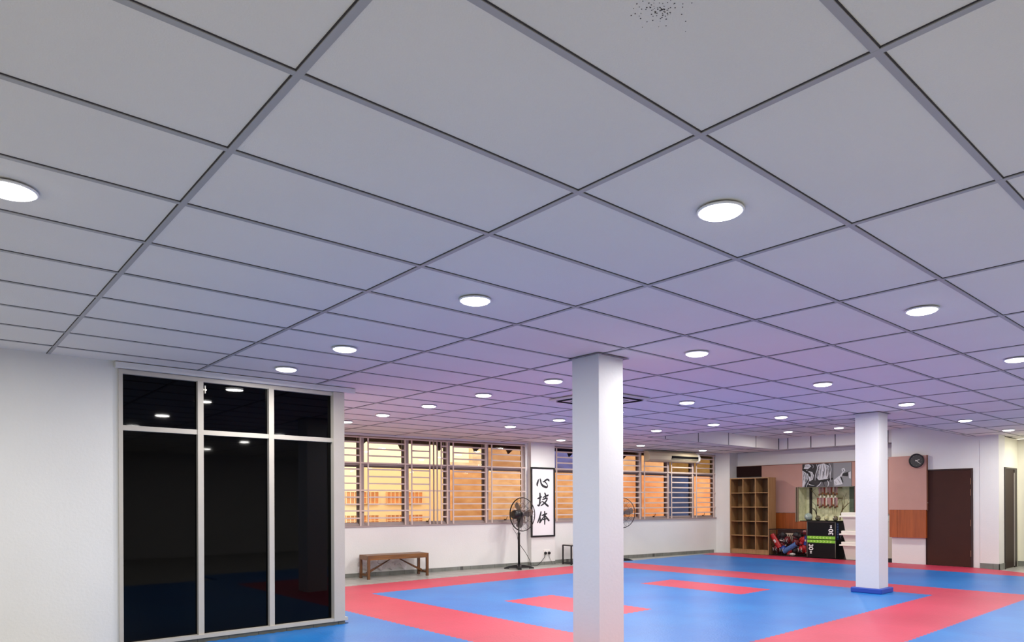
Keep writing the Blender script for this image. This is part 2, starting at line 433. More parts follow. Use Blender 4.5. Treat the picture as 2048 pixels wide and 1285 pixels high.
for x0, x1 in ((1.455, 2.105), (2.159, 2.811), (2.865, 3.53)): b.box((x0, -0.022, 2.088), (x1, 0.08, 2.135))
b.build('window_frame', FR, w3)['kind'] = 'structure'
DG = mat('dark_room_glass', (1, 1, 2), rough=0.03, spec=0.16)  # opaque black pane: the dark of the room behind is in its colour
for x0, x1 in ((1.455, 2.105), (2.159, 2.811), (2.865, 3.53)):
    for z0, z1 in ((zb + 0.035, 2.088), (2.135, 2.615)):
        MB().box((x0, 0.02, z0), (x1, 0.035, z1)).build('pane', DG, w3)['kind'] = 'structure'
b = MB(); b.box((1.3, -0.012, 0.0), (3.68, 0.0, 0.066)); b.build('skirting', SKIRT, w3)['kind'] = 'structure'
LATCH = mat('latch_metal', (200, 198, 190), rough=0.3, metal=0.8)
b = MB(); b.box((2.168, -0.035, 2.50), (2.180, -0.02, 2.58), bev=0.003); b.box((2.160, -0.03, 2.53), (2.19, -0.02, 2.545)); b.build('latch', LATCH, w3)['kind'] = 'structure'

# ------------------------------------------------------------------ barred windows
CLEAR = glass('clear_pane', (0.96, 0.95, 0.90))
AMB1 = glass('light_amber_pane', (0.95, 0.83, 0.70))
AMB2 = glass('amber_pane', (0.92, 0.76, 0.60))
AMB3 = glass('deep_amber_pane', (0.80, 0.60, 0.47))
OLIV = glass('olive_pane', (0.40, 0.34, 0.23))
BLU = glass('blue_pane', (0.20, 0.27, 0.48))
LILA = glass('lilac_pane', (0.36, 0.42, 0.80))
TAUP = glass('taupe_pane', (0.74, 0.63, 0.53))
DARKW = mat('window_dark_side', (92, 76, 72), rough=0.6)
BARZ = [2.555, 2.434, 2.304, 2.165, 2.043, 1.907, 1.773, 1.643, 1.513, 1.378, 1.252, 1.113]
LONG = {2.165, 1.643, 1.252}
def barred_window(name, s0, s1, posts, grilles, uppers, lowers, label, bartick=0.014):
    w = sempty(name, A0, AL, label)
    z0, z1 = 0.965, 2.685
    b = MB()                                             # fixed frame
    b.box((s0, 0.05, z0), (s1, 0.13, z0 + 0.04)); b.box((s0, 0.05, z1 - 0.03), (s1, 0.13, z1))
    b.box((s0, 0.052, z0 + 0.04), (s0 + 0.035, 0.128, z1 - 0.03)); b.box((s1 - 0.035, 0.052, z0 + 0.04), (s1, 0.128, z1 - 0.03))
    b.box((s0 + 0.035, 0.054, 2.12), (s1 - 0.035, 0.126, 2.165))
    b.box((s0 - 0.01, -0.025, z0 - 0.02), (s1 + 0.01, 0.10, z0 + 0.004))
    b.build('window_frame', FRAMEP, w)['kind'] = 'structure'
    edges = [s0] + posts + [s1]
    for p in posts:
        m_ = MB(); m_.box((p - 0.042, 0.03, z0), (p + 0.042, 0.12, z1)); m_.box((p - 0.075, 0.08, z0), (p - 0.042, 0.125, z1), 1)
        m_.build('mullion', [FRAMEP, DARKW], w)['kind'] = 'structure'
    for k, (a, c) in enumerate(zip(edges, edges[1:])):
        a += 0.04; c -= 0.04
        MB().box((a, 0.095, 2.165), (c, 0.100, z1 - 0.03)).build('pane', uppers[k], w)['kind'] = 'structure'
        MB().box((a, 0.095, z0 + 0.04), (c, 0.100, 2.12)).build('pane', lowers[k], w)['kind'] = 'structure'
        sash = MB()                                       # slim casement frame
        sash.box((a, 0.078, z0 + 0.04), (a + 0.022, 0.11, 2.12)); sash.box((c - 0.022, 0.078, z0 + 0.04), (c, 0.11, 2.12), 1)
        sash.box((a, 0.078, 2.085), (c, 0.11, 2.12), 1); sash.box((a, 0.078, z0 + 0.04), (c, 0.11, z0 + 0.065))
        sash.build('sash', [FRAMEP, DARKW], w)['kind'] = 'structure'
        if k % 2 == 1:
            m_ = (a + c) / 2
            hh = MB(); hh.tube([(m_, 0.07, z0 + 0.06), (m_ + 0.02, 0.05, z0 + 0.075), (m_ + 0.05, 0.045, z0 + 0.15)], 0.007, 6)
            hh.box((m_ - 0.025, 0.06, z0 + 0.05), (m_ + 0.025, 0.08, z0 + 0.075)); hh.build('casement_stay', mat('stay_metal', (90, 66, 40), rough=0.4, metal=0.6), w)['kind'] = 'structure'
    gr = MB(); t = bartick
    gr.box((s0, -0.012, z1 - 0.045), (s1, 0.0, z1 - 0.022))
    for v in sorted({x for pr in grilles for x in pr}): gr.box((v - t, -0.022, z0 - 0.01), (v + t, -0.010, z1 - 0.03))
    for z in BARZ:
        if z in LONG: gr.box((s0 + 0.01, -0.012, z - t), (s1 - 0.01, 0.0, z + t))
        else:
            for a, c in grilles:
                if c - a > 0.1: gr.box((a, -0.012, z - t), (c, 0.0, z + t))
    gr.build('window_bars', BARP, w)['kind'] = 'structure'
    return w
barred_window('window_1', -1.60, 4.14, [-0.57, 0.36, 1.29, 2.22, 3.15],
              [(-1.45, -0.62), (-0.45, 0.315), (0.468, 1.236), (1.376, 1.775), (1.86, 1.861), (1.94, 1.941), (2.035, 2.175), (2.312, 3.105), (3.25, 4.03)],
              [CLEAR, CLEAR, CLEAR, CLEAR, CLEAR, TAUP], [CLEAR, CLEAR, AMB1, AMB1, AMB2, AMB1],
              'long barred window on the left, glowing yellow and orange behind the bench')
barred_window('window_2', 4.92, 10.54, [5.80, 6.74, 7.70, 8.71, 9.66],
              [(5.0, 5.74), (5.90, 6.68), (6.84, 7.64), (7.80, 8.64), (8.78, 9.585), (9.74, 10.44)],
              [LILA, CLEAR, TAUP, TAUP, OLIV, OLIV], [AMB2, AMB2, AMB3, AMB3, BLU, AMB3],
              'barred window on the right with orange panes and one blue pane', 0.015)

# ------------------------------------------------------------------ outside the windows
CREAM = mat('facade_cream', (252, 242, 214), rough=0.9, noise=0.06, nscale=0.8)
ORNG = mat('facade_window_orange', (226, 162, 116), rough=0.7, noise=0.25, nscale=6)
BROWN = mat('fence_brown', (238, 212, 184), rough=0.8, noise=1, nscale=3.0, rgb2=(214, 176, 142), stretch=(1, 1, 2.2))
OUT = sempty('facade_wall', A0, AL, 'cream building across the yard seen through the left window')
tag(OUT, 'cream building across the yard seen through the left window bars', 'building'); OUT['kind'] = 'thing'
OUT.name = 'neighbour_building'
MB().box((-16, 6.0, -0.1), (26, 6.6, 9.0)).build('facade', CREAM, OUT)
for s, w_ in ((-3.2, 1.9), (-0.9, 2.0), (2.27, 0.95), (3.47, 1.12)):
    for z in (0.72, 1.38):
        wn = MB(); wn.box((s, 5.93, z), (s + w_, 6.0, z + 0.34)); o = wn.build('window', ORNG, OUT)
        gl = MB(); n_ = round(w_ / 0.12)
        for k in range(n_ + 1): gl.box((s + k * w_ / n_ - 0.007, 5.915, z), (s + k * w_ / n_ + 0.007, 5.93, z + 0.34))
        for zz in (z, z + 0.17, z + 0.33): gl.box((s, 5.915, zz), (s + w_, 5.93, zz + 0.014))
        gl.build('glazing_bars', CREAM, o)
bw = thing('boundary_wall', 'weathered brown wall outside, seen through the orange panes', 'wall', A0, AL)
b = MB(); b.box((4.45, 3.9, -0.1), (5.1, 4.1, 2.50)); b.box((5.1, 3.9, -0.1), (24, 4.1, 2.93)); b.build('masonry', BROWN, bw)
b = MB()
for k in range(34): b.box((5.12 + k * 0.17, 3.95, 2.93), (5.19 + k * 0.17, 4.05, 3.03))
b.box((5.1, 3.94, 3.03), (24, 4.06, 3.08)); b.build('balusters', BROWN, bw)
EAVE = mat('eave_timber', (74, 52, 40), rough=0.8)
ev = thing('eave', 'dark timber eave with triangular brackets above the windows outside', 'eave', A0, AL)
MB().box((-3, 1.25, 2.70), (12, 1.40, 3.0)).build('fascia', EAVE, ev)
MB().box((-3, 0.2, 3.0), (12, 1.5, 3.05)).build('soffit', EAVE, ev)
for k in range(14):
    s = -1.15 + k * 0.93
    MB().prism([(s, 1.2, 2.70), (s + 0.24, 1.2, 2.70), (s + 0.07, 1.2, 2.56)], (0, 0.05, 0)).build('bracket', EAVE, ev)
struct(MB().box((-25, 12.4, -0.3), (45, 40, -0.12)).build('ground', mat('yard_concrete', (150, 140, 120), rough=0.9)), 'yard outside the windows')

# ------------------------------------------------------------------ ceiling downlights
DIFF = mat('diffuser_glow', (255, 255, 255), emit=(0.98, 0.985, 1.0), estr=9.0)
RING = mat('lamp_ring', (245, 245, 245), rough=0.4)
lamp_data = bpy.data.lights.new('downlight_lamp', 'AREA'); lamp_data.shape = 'DISK'; lamp_data.size = 0.18; lamp_data.energy = LAMP_W; lamp_data.color = LAMP_COL
proto = None
def downlight(x, y, z=CEIL, label='', group='recessed ceiling downlights'):
    global proto
    if proto is None:
        r = thing('downlight', label, 'ceiling light', (x, y, z), 0, group)
        b = MB(); n = 32; R1, R0 = 0.104, 0.094
        b.lathe([(R1, -0.001), (R1 + 0.002, -0.006), (R1 - 0.004, -0.010), (R0, -0.010), (R0, -0.001)], n); b.build('rim', RING, r)
        b = MB(); b.lathe([(0.094, -0.004), (0.094, -0.010), (0.088, -0.016), (0.072, -0.022), (0.045, -0.025), (0.01, -0.026)], n); b.build('diffuser', DIFF, r)
        l = bpy.data.objects.new('lamp', lamp_data); COL.objects.link(l); l.parent = r; l.location = (0, 0, -0.029)
        proto = r
        return r
    c = copy_tree(proto); c.location = (x, y, z); c['label'] = label; c['group'] = group
    return c
LIGHTS = [
 (0.30, 3.60, CEIL, 'round ceiling light cut by the left edge of the picture'),
 (2.72, 1.76, CEIL, 'largest round ceiling light, upper right of the picture'),
 (2.72, 3.59, CEIL, 'large round ceiling light left of the near column, nearest of its row'),
 (2.74, 5.45, CEIL, 'round ceiling light in front of the dark glazing, second from the wall'),
 (2.72, 6.64, CEIL, 'round ceiling light closest to the top of the dark glazing'),
 (5.17, 3.59, CEIL, 'round ceiling light just right of the near column top'),
 (5.17, 5.43, CEIL, 'round ceiling light just left of the near column top'),
 (5.19, 6.69, CEIL, 'round ceiling light, second left of the near column in its row'),
 (5.21, 7.92, CEIL, 'round ceiling light, third left of the near column in its row'),
 (5.22, 9.17, CEIL, 'round ceiling light, second from the window in the leftmost far row'),
 (5.20, 10.30, CEIL, 'round ceiling light beside the glazing end, close to the left window'),
 (5.18, 1.76, CEIL, 'round ceiling light high at right, below the largest one'),
 (7.60, 3.61, CEIL, 'round ceiling light left of the far column, above its head level'),
 (7.62, 5.45, CEIL, 'round ceiling light right of the ceiling cassette unit'),
 (7.67, 7.93, CEIL, 'round ceiling light just left of the near column, lower of two'),
 (7.68, 9.15, CEIL, 'round ceiling light above the right end of the left window'),
 (7.65, 1.79, CEIL, 'round ceiling light at the right edge of the picture, middle height'),
 (10.04, 3.61, CEIL, 'round ceiling light just right of the far column head'),
 (10.06, 5.44, CEIL, 'round ceiling light left of the far column head, last before the raised ceiling'),
 (10.14, 6.71, CEIL, 'round ceiling light above the raised ceiling edge, midway between columns'),
 (10.17, 7.95, CEIL, 'round ceiling light at the left tip of the raised ceiling'),
 (10.15, 10.44, CEIL, 'small round ceiling light above the calligraphy panel'),
 (12.57, 10.28, CEIL, 'small round ceiling light just above the window air conditioner, left'),
 (15.03, 10.27, CEIL, 'small round ceiling light close to the far window corner'),
 (12.83, 3.72, CEIL, 'round ceiling light above the brown door'),
 (15.18, 3.69, CEIL, 'small round ceiling light above the pier at far right'),
 (15.00, 6.77, TZ, 'small round light in the raised ceiling, right one'),
 (14.94, 7.91, TZ, 'small round light in the raised ceiling, left one'),
]
for x, y, z, lab in LIGHTS: downlight(x, y, z - 0.001, lab)
downlight(2.72, -0.10, CEIL - 0.001, 'round ceiling light cut by the right edge, near the top')
for x in (5.18, 7.63, 10.1, 12.6, 15.1):
    for y in (-0.1, -2.6): downlight(x, y, CEIL - 0.001, 'round ceiling light over the part of the hall outside the picture', 'downlights outside the picture')
for x, y in ((10.08, 1.78), (12.6, 1.78), (0.3, 5.6), (-2.1, 3.6), (-2.1, 1.7), (0.3, 1.7), (0.3, -0.6), (2.72, -2.6), (7.65, 6.70), (10.15, 9.2)):
    downlight(x, y, CEIL - 0.001, 'round ceiling light hidden behind a column or outside the picture', 'downlights outside the picture')
downlight(16.9, 3.2, CEIL - 0.001, 'round ceiling light in the corridor beyond the right edge')

# ------------------------------------------------------------------ ceiling cassette air conditioner behind the near column
ca = thing('ceiling_cassette', 'square white ceiling air conditioner half hidden by the near column', 'air conditioner', (6.50, 5.98, CEIL))
ACW = mat('ac_white', (212, 210, 206), rough=0.4)
DK = mat('vent_dark', (8, 8, 9), rough=0.8, spec=0.1)
MB().box((-0.46, -0.46, -0.03), (0.46, 0.46, -0.001), bev=0.012).build('panel', ACW, ca)
for a in range(4):
    M = Matrix.Rotation(a * math.pi / 2, 4, 'Z')
    MB().box((-0.36, -0.42, -0.034), (0.36, -0.35, -0.029), 0, M).build('air_slot', DK, ca)
b = MB()
for k in range(11): b.box((-0.25, -0.25 + k * 0.05 - 0.008, -0.040), (0.25, -0.25 + k * 0.05 + 0.008, -0.034)); b.box((-0.25 + k * 0.05 - 0.008, -0.25, -0.040), (-0.25 + k * 0.05 + 0.008, 0.25, -0.034))
b.build('grille', ACW, ca)
MB().box((-0.26, -0.26, -0.034), (0.26, 0.26, -0.0305)).build('intake', DK, ca)

# ------------------------------------------------------------------ wall air conditioner over the right window
acm = thing('wall_air_conditioner', 'cream split air conditioner hanging over the right window', 'air conditioner', wpt(8.70, 0, 2.43), AL)
ACC = mat('ac_cream', (206, 192, 160), rough=0.45)
b = MB(); L = 0.93
prof = [(-0.025, 0.0), (-0.17, 0.0), (-0.235, 0.045), (-0.245, 0.13), (-0.21, 0.21), (-0.15, 0.255), (-0.025, 0.255)]
b.prism([(-L, p[0], p[1]) for p in prof], (2 * L, 0, 0)); b.build('housing', ACC, acm)
MB().box((-0.15, -0.252, 0.055), (0.86, -0.236, 0.150), bev=0.006).build('air_slot', DK, acm)
MB().box((-0.15, -0.262, 0.07), (0.84, -0.25, 0.078)).build('louvre', ACC, acm)
b = MB(); b.prism([(0.86, p[0] * 1.02 - 0.006, p[1]) for p in prof], (0.075, 0, 0)); b.build('end_cap', mat('ac_cap', (238, 236, 228), rough=0.35), acm)

# ------------------------------------------------------------------ wooden bench
BW = wood('bench_wood', (132, 88, 38), (98, 62, 24), axis=0)
BW2 = wood('bench_leg_wood', (112, 70, 30), (84, 50, 20), axis=2)
bn = thing('bench', 'brown wooden bench with diagonal braces under the left window', 'bench', (6.80, 11.53, 0), AL)
bl, bd, bz = 0.615, 0.205, 0.437
b = MB(); 
for k in range(3): b.box((-bl, -bd + k * 0.137, bz - 0.018), (bl, -bd + k * 0.137 + 0.134, bz))
b.build('seat', BW, bn)
for sgn in (-1, 1): MB().box((-bl, sgn * bd - (0.02 if sgn > 0 else 0), bz - 0.085), (bl, sgn * bd + (0 if sgn > 0 else 0.02), bz - 0.018)).build('apron', BW, bn)
for sx in (-1, 1):
    MB().box((sx * bl - (0.02 if sx > 0 else 0), -bd, bz - 0.085), (sx * bl + (0 if sx > 0 else 0.02), bd, bz - 0.018)).build('apron', BW, bn)
    for sy in (-1, 1):
        x0 = sx * (bl - 0.022); y0 = sy * (bd - 0.022)
        MB().box((x0 - 0.023, y0 - 0.023, 0), (x0 + 0.023, y0 + 0.023, bz - 0.018), bev=0.003).build('leg', BW2, bn)
    MB().box((sx * (bl - 0.022) - 0.012, -bd + 0.03, 0.055), (sx * (bl - 0.022) + 0.012, bd - 0.03, 0.095)).build('stretcher', BW2, bn)
    b = MB(); x1, x2 = sx * (bl - 0.05), sx * 0.10
    b.prism([(x1, -0.02, 0.07), (x1, -0.02, 0.12), (x2 - sx * 0.06, -0.02, bz - 0.07), (x2, -0.02, bz - 0.085), (x2 + sx * 0.0, -0.02, bz - 0.11)], (0, 0.03, 0)); b.build('brace', BW2, bn)
# clear crumpled netting tucked behind the bench
rnd = random.Random(4)
NETM = mat('clear_plastic', (232, 226, 228), rough=0.25, spec=0.6)
b = MB()
nx, nz = 19, 6
P = {}
for i in range(nx + 1):
    for k in range(nz + 1):
        zlo = 0.045 + 0.06 * abs(math.sin(i * 0.7)) ; zhi = 0.36
        P[i, k] = Vector((-0.53 + i * 1.0 / nx + rnd.uniform(-.012, .012), 0.02 * math.sin(i * 1.3 + k) + rnd.uniform(-.01, .01), zlo + (zhi - zlo) * k / nz + rnd.uniform(-.012, .012)))
for i in range(nx):
    for k in range(nz):
        if (i + k) % 2: b.tube([P[i, k], (P[i, k] + P[i + 1, k + 1]) / 2 + Vector((0.004, -0.006, 0)), P[i + 1, k + 1]], 0.0028, 4)
        else: b.tube([P[i + 1, k], (P[i, k + 1] + P[i + 1, k]) / 2, P[i, k + 1]], 0.0028, 4)
net = b.build('netting', NETM)
film = MB()
for i in range(nx):
    for k in range(nz): film.prism([P[i, k] + Vector((0, 0.012, 0)), P[i + 1, k] + Vector((0, 0.012, 0)), P[i + 1, k + 1] + Vector((0, 0.012, 0)), P[i, k + 1] + Vector((0, 0.012, 0))], (0, 0.002, 0))
film.build('film', mat('cloudy_film', (212, 206, 208), rough=0.3), net); net.location = wpt(0.78, -0.055, 0.045); net.rotation_euler = (0, 0, AL)
tag(net, 'crumpled clear netting hung on the wall behind the bench', 'netting')

# ------------------------------------------------------------------ pedestal fans
FANG = mat('fan_black', (20, 20, 22), rough=0.35)
WIRE = mat('fan_wire', (38, 34, 34), rough=0.4, metal=0.3)
HUBM = mat('fan_hub', (190, 186, 184), rough=0.3, metal=0.5)
def make_fan(label, loc, rotz):
    r = thing('pedestal_fan', label, 'fan', loc, rotz, 'black pedestal fans by the window wall')
    hz, R = 1.145, 0.356
    b = MB()
    for k in range(4):
        a = math.radians(45 + 90 * k); d = Vector((math.cos(a), math.sin(a), 0)); n_ = Vector((-d.y, d.x, 0)); 
        prof = [(0.03, 0.085), (0.11, 0.078), (0.21, 0.06), (0.29, 0.035)]
        for (r0, h0), (r1, h1) in zip(prof, prof[1:]):
            w0, w1 = 0.05 - r0 * 0.04, 0.05 - r1 * 0.04
            v = [b.bm.verts.new(p) for p in (d * r0 - n_ * w0, d * r0 + n_ * w0, d * r1 + n_ * w1, d * r1 - n_ * w1)]
            t_ = [b.bm.verts.new(p.co + Vector((0, 0, h))) for p, h in zip(v, (h0, h0, h1, h1))]
            low = 0.015 if r1 < 0.28 else 0.0
            for p in v: p.co.z = max(0.0, low)
            b.bm.faces.new(v[::-1]); b.bm.faces.new(t_)
            for i in range(4): b.bm.faces.new([v[i], v[(i + 1) % 4], t_[(i + 1) % 4], t_[i]])
        b.box((-0.04, -0.04, 0), (0.04, 0.04, 0.028), 0, Matrix.Translation(d * 0.275) @ Matrix.Rotation(a, 4, 'Z'))
    b.lathe([(0.07, 0.03), (0.065, 0.08), (0.03, 0.095)], 20); b.build('base', FANG, r)
    MB().lathe([(0.024, 0.09), (0.024, 0.72), (0.030, 0.725), (0.030, 0.76), (0.017, 0.765), (0.017, hz - 0.12)], 16).build('pole', FANG, r)
    b = MB(); b.box((-0.04, -0.03, hz - 0.14), (0.02, 0.03, hz - 0.05), bev=0.008); b.build('yoke', FANG, r)
    Mx = Matrix.Translation((0.03, 0, hz)) @ Matrix.Rotation(math.pi / 2, 4, 'Y')       # local z becomes +x
    MB().lathe([(0.04, -0.21), (0.085, -0.20), (0.096, -0.16), (0.096, -0.03), (0.07, -0.01), (0.03, 0.02)], 24, 0, Mx).build('motor', FANG, r)
    cage = MB()
    def cir(rad, dx, rr=0.0028, n=40): cage.tube([Mx @ Vector((rad * math.cos(2 * math.pi * i / n), rad * math.sin(2 * math.pi * i / n), dx)) for i in range(n)], rr, 5, 0, True)
    cir(R, 0.07, 0.0085, 48); cir(R - 0.004, 0.085, 0.006, 48)
    for rad, dx in ((0.10, 0.0), (0.24, 0.016)): cir(rad, dx)
    for rad, dx in ((0.06, 0.165), (0.17, 0.153)): cir(rad, dx, 0.0022)
    for k in range(36):
        a = 2 * math.pi * k / 36; c, s_ = math.cos(a), math.sin(a)
        cage.tube([Mx @ Vector((rr * c, rr * s_, dx)) for rr, dx in ((0.05, 0.168), (0.18, 0.152), (0.30, 0.118), (R, 0.075))], 0.0018, 4)
        if k % 2 == 0: cage.tube([Mx @ Vector((rr * c, rr * s_, dx)) for rr, dx in ((0.06, -0.005), (0.18, 0.005), (0.29, 0.03), (R, 0.07))], 0.0024, 4)
    cage.build('cage', WIRE, r)
    MB().lathe([(0.045, 0.165), (0.045, 0.172), (0.02, 0.176)], 20, 0, Mx).build('badge', HUBM, r)
    bl_ = MB()
    for k in range(3):
        a = 2 * math.pi * k / 3 + 0.4; M = Mx @ Matrix.Rotation(a, 4, 'Z')
        pts = [(0.03, -0.02, 0.085), (0.12, -0.065, 0.10), (0.26, -0.085, 0.105), (0.31, -0.03, 0.09), (0.30, 0.05, 0.065), (0.18, 0.07, 0.06), (0.05, 0.03, 0.07)]
        v = [bl_.bm.verts.new(M @ Vector(p)) for p in pts]; c_ = bl_.bm.verts.new(M @ Vector((0.17, 0.0, 0.088)))
        v2 = [bl_.bm.verts.new(M @ (Vector(p) - Vector((0, 0, 0.004)))) for p in pts]; c2 = bl_.bm.verts.new(M @ Vector((0.17, 0.0, 0.084)))
        for i in range(len(v)):
            j = (i + 1) % len(v)
            bl_.bm.faces.new([c_, v[i], v[j]]); bl_.bm.faces.new([c2, v2[j], v2[i]]); bl_.bm.faces.new([v[i], v2[i], v2[j], v[j]])
    bl_.lathe([(0.05, 0.05), (0.05, 0.11), (0.03, 0.12)], 16, 0, Mx)
    bl_.build('blades', mat('fan_blade', (128, 122, 124), rough=0.3, metal=0.4), r)
    cb = MB(); cb.tube([(-0.17, 0, hz - 0.07), (-0.16, 0.02, hz - 0.3), (-0.05, 0.01, 0.72), (-0.028, 0, 0.6), (-0.03, 0, 0.4)], 0.005, 5); cb.build('lead', FANG, r)
    return r
make_fan('black pedestal fan standing beside the calligraphy panel', (9.56, 11.12, 0), math.radians(7))
make_fan('black pedestal fan mostly hidden behind the near column', (12.42, 10.80, 0), math.radians(7))
# mains lead of the first fan, drooping to the socket
def wall_pt(s, off, z): return wpt(s, off, z)
b = MB(); b.tube([(9.59, 11.12, 0.50), (9.76, 11.14, 0.33), (9.93, 11.20, 0.16), (10.03, 11.27, 0.03), (10.15, 11.30, 0.008), (10.25, 11.30, 0.01), wpt(4.47, -0.15, 0.09), wpt(4.545, -0.15, 0.17), wpt(4.565, -0.155, 0.25)], 0.006, 6)
tag(b.build('power_lead', FANG), 'black power lead drooping from the fan to the wall socket', 'cable')
b = MB(); b.tube([wpt(4.665, -0.155, 0.25), wpt(4.68, -0.15, 0.17), wpt(4.74, -0.16, 0.06), wpt(4.77, -0.17, 0.008), wpt(4.84, -0.19, 0.008), wpt(4.89, -0.23, 0.008)], 0.004, 6)
tag(b.build('power_lead', mat('grey_lead', (120, 116, 112), rough=0.5)), 'thin grey lead hanging from the right plug down to the floor', 'cable')
so = thing('wall_socket', 'white double wall socket below the calligraphy panel', 'socket', wpt(4.62, -0.131, 0.28), AL)
MB().box((-0.085, -0.012, -0.05), (0.085, 0, 0.06), bev=0.004).build('plate', mat('socket_white', (235, 232, 226), rough=0.4), so)
for sx, lab in ((-0.05, 'black plug in the left outlet of the wall socket'), (0.05, 'black plug in the right outlet of the wall socket')):
    p = thing('power_plug', lab, 'plug', wpt(4.62 + sx, -0.145, 0.265), AL)
    MB().lathe([(0.032, 0.0), (0.033, 0.02), (0.026, 0.04)], 14, 0, Matrix.Rotation(math.pi / 2, 4, 'X')).build('plug_body', BLACKM, p)

# ------------------------------------------------------------------ low black metal rack, mostly behind the near column
rk = thing('metal_rack', 'low black metal rack against the wall, partly behind the near column', 'rack', (11.42, 11.02, 0), AL)
b = MB(); t = 0.013; w2, d2, h2 = 0.48, 0.15, 0.44
for sx in (-1, 1):
    for sy in (-1, 1):
        MB().box((sx * w2 - t, sy * d2 - t, 0), (sx * w2 + t, sy * d2 + t, h2)).build('leg', BLACKM, rk)
for z in (0.03, h2 - 0.012):
    for sy in (-1, 1): b.box((-w2, sy * d2 - t, z - t), (w2, sy * d2 + t, z + t))
    for sx in (-1, 1): b.box((sx * w2 - t, -d2, z - t), (sx * w2 + t, d2, z + t))
b.build('rail', BLACKM, rk)
MB().box((-w2, -d2, h2), (w2, d2, h2 + 0.008)).build('top', mat('rack_top', (176, 170, 164), rough=0.5), rk)

# ------------------------------------------------------------------ calligraphy panel
cp = thing('calligraphy_panel', 'tall framed calligraphy panel with three black characters on white', 'picture', wpt(4.512, -0.131, 1.405), AL)
FRK = mat('frame_black', (16, 12, 14), rough=0.35)
pw, ph, ft = 0.332, 0.775, 0.036
b = MB()
b.box((-pw, -0.03, -ph), (-pw + ft, 0, ph)); b.box((pw - ft, -0.03, -ph), (pw, 0, ph)); b.box((-pw + ft, -0.03, -ph), (pw - ft, 0, -ph + ft)); b.box((-pw + ft, -0.03, ph - ft), (pw - ft, 0, ph))
b.build('frame', FRK, cp)
MB().box((-pw + 0.01, -0.012, -ph + 0.01), (pw - 0.01, -0.004, ph - 0.01)).build('paper', mat('paper_white', (236, 235, 236), rough=0.6), cp)
INK = mat('ink', (28, 30, 34), rough=0.6)
# brush strokes traced in the 471x1285 close-up frame of the panel: x 18..418 -> panel width, y 45..1235 -> height
def sx_(px): return -pw + (px - 18) / 400 * 2 * pw
def sz_(py): return ph - (py - 48) / 1190 * 2 * ph
def brush(b, pts, y):
    """pts: (px, py, half-width px)"""
    fine = []
    for i in range(len(pts) - 1):
        p0, p1, p2, p3 = pts[max(i - 1, 0)], pts[i], pts[i + 1], pts[min(i + 2, len(pts) - 1)]
        for k in range(6):
            t_ = k / 6
            fine.append(tuple(0.5 * ((2 * p1[j]) + (-p0[j] + p2[j]) * t_ + (2 * p0[j] - 5 * p1[j] + 4 * p2[j] - p3[j]) * t_ ** 2 + (-p0[j] + 3 * p1[j] - 3 * p2[j] + p3[j]) * t_ ** 3) for j in range(3)))
    fine.append(pts[-1])
    P_ = [(Vector((sx_(a), 0, sz_(c))), max(w_, 1.5) / 400 * 2 * pw) for a, c, w_ in fine]
    Lp, Rp = [], []
    for i, (p, w_) in enumerate(P_):
        t_ = (P_[min(i + 1, len(P_) - 1)][0] - P_[max(i - 1, 0)][0]).normalized(); n_ = Vector((-t_.z, 0, t_.x))
        Lp.append(p + n_ * w_); Rp.append(p - n_ * w_)
    y0 = Vector((0, y, 0)); e = Vector((0, -0.0006, 0))
    for i in range(len(P_) - 1):
        b.prism([Lp[i] + y0, Lp[i + 1] + y0, Rp[i + 1] + y0, Rp[i] + y0], e)
CH = {
 'character_heart': [[(150, 248, 5), (138, 290, 13), (124, 340, 14), (130, 375, 5)],
   [(172, 240, 9), (182, 280, 12), (192, 325, 13), (218, 362, 16), (262, 384, 15), (288, 384, 12), (296, 352, 7), (272, 318, 3)],
   [(215, 296, 5), (240, 290, 11), (272, 262, 12), (296, 254, 13), (318, 266, 13), (326, 288, 4)], [(240, 288, 6), (268, 310, 8), (290, 340, 9)]],
 'character_skill': [[(168, 482, 9), (172, 540, 13), (168, 620, 12), (160, 690, 11), (150, 712, 5)], [(128, 585, 8), (160, 572, 12), (200, 548, 8)], [(128, 690, 10), (150, 702, 12), (176, 660, 7), (205, 628, 4)],
   [(218, 566, 6), (250, 548, 10), (300, 528, 11), (306, 510, 5)], [(246, 480, 8), (262, 520, 12), (262, 570, 9), (250, 590, 7)], [(208, 600, 5), (240, 588, 10), (286, 574, 11), (284, 600, 10), (262, 640, 11), (220, 680, 10), (180, 706, 6)],
   [(205, 628, 6), (240, 655, 11), (280, 690, 14), (312, 718, 11)]],
 'character_body': [[(188, 800, 9), (178, 850, 12), (160, 910, 11), (142, 960, 10), (126, 1000, 7)], [(172, 900, 8), (172, 950, 10), (164, 996, 9), (186, 975, 5), (205, 950, 4)],
   [(196, 872, 6), (230, 862, 11), (288, 838, 10)], [(244, 795, 8), (250, 860, 12), (248, 940, 12), (246, 1030, 8)], [(246, 865, 6), (222, 910, 9), (190, 950, 9), (172, 968, 5)],
   [(254, 870, 6), (280, 910, 11), (318, 962, 13), (322, 968, 6)], [(210, 944, 6), (245, 936, 10), (280, 928, 7)]],
}
for nm, strokes in CH.items():
    b = MB()
    for i, st in enumerate(strokes): brush(b, st, -0.0122 - 0.0002 * i)
    b.build(nm, INK, cp)

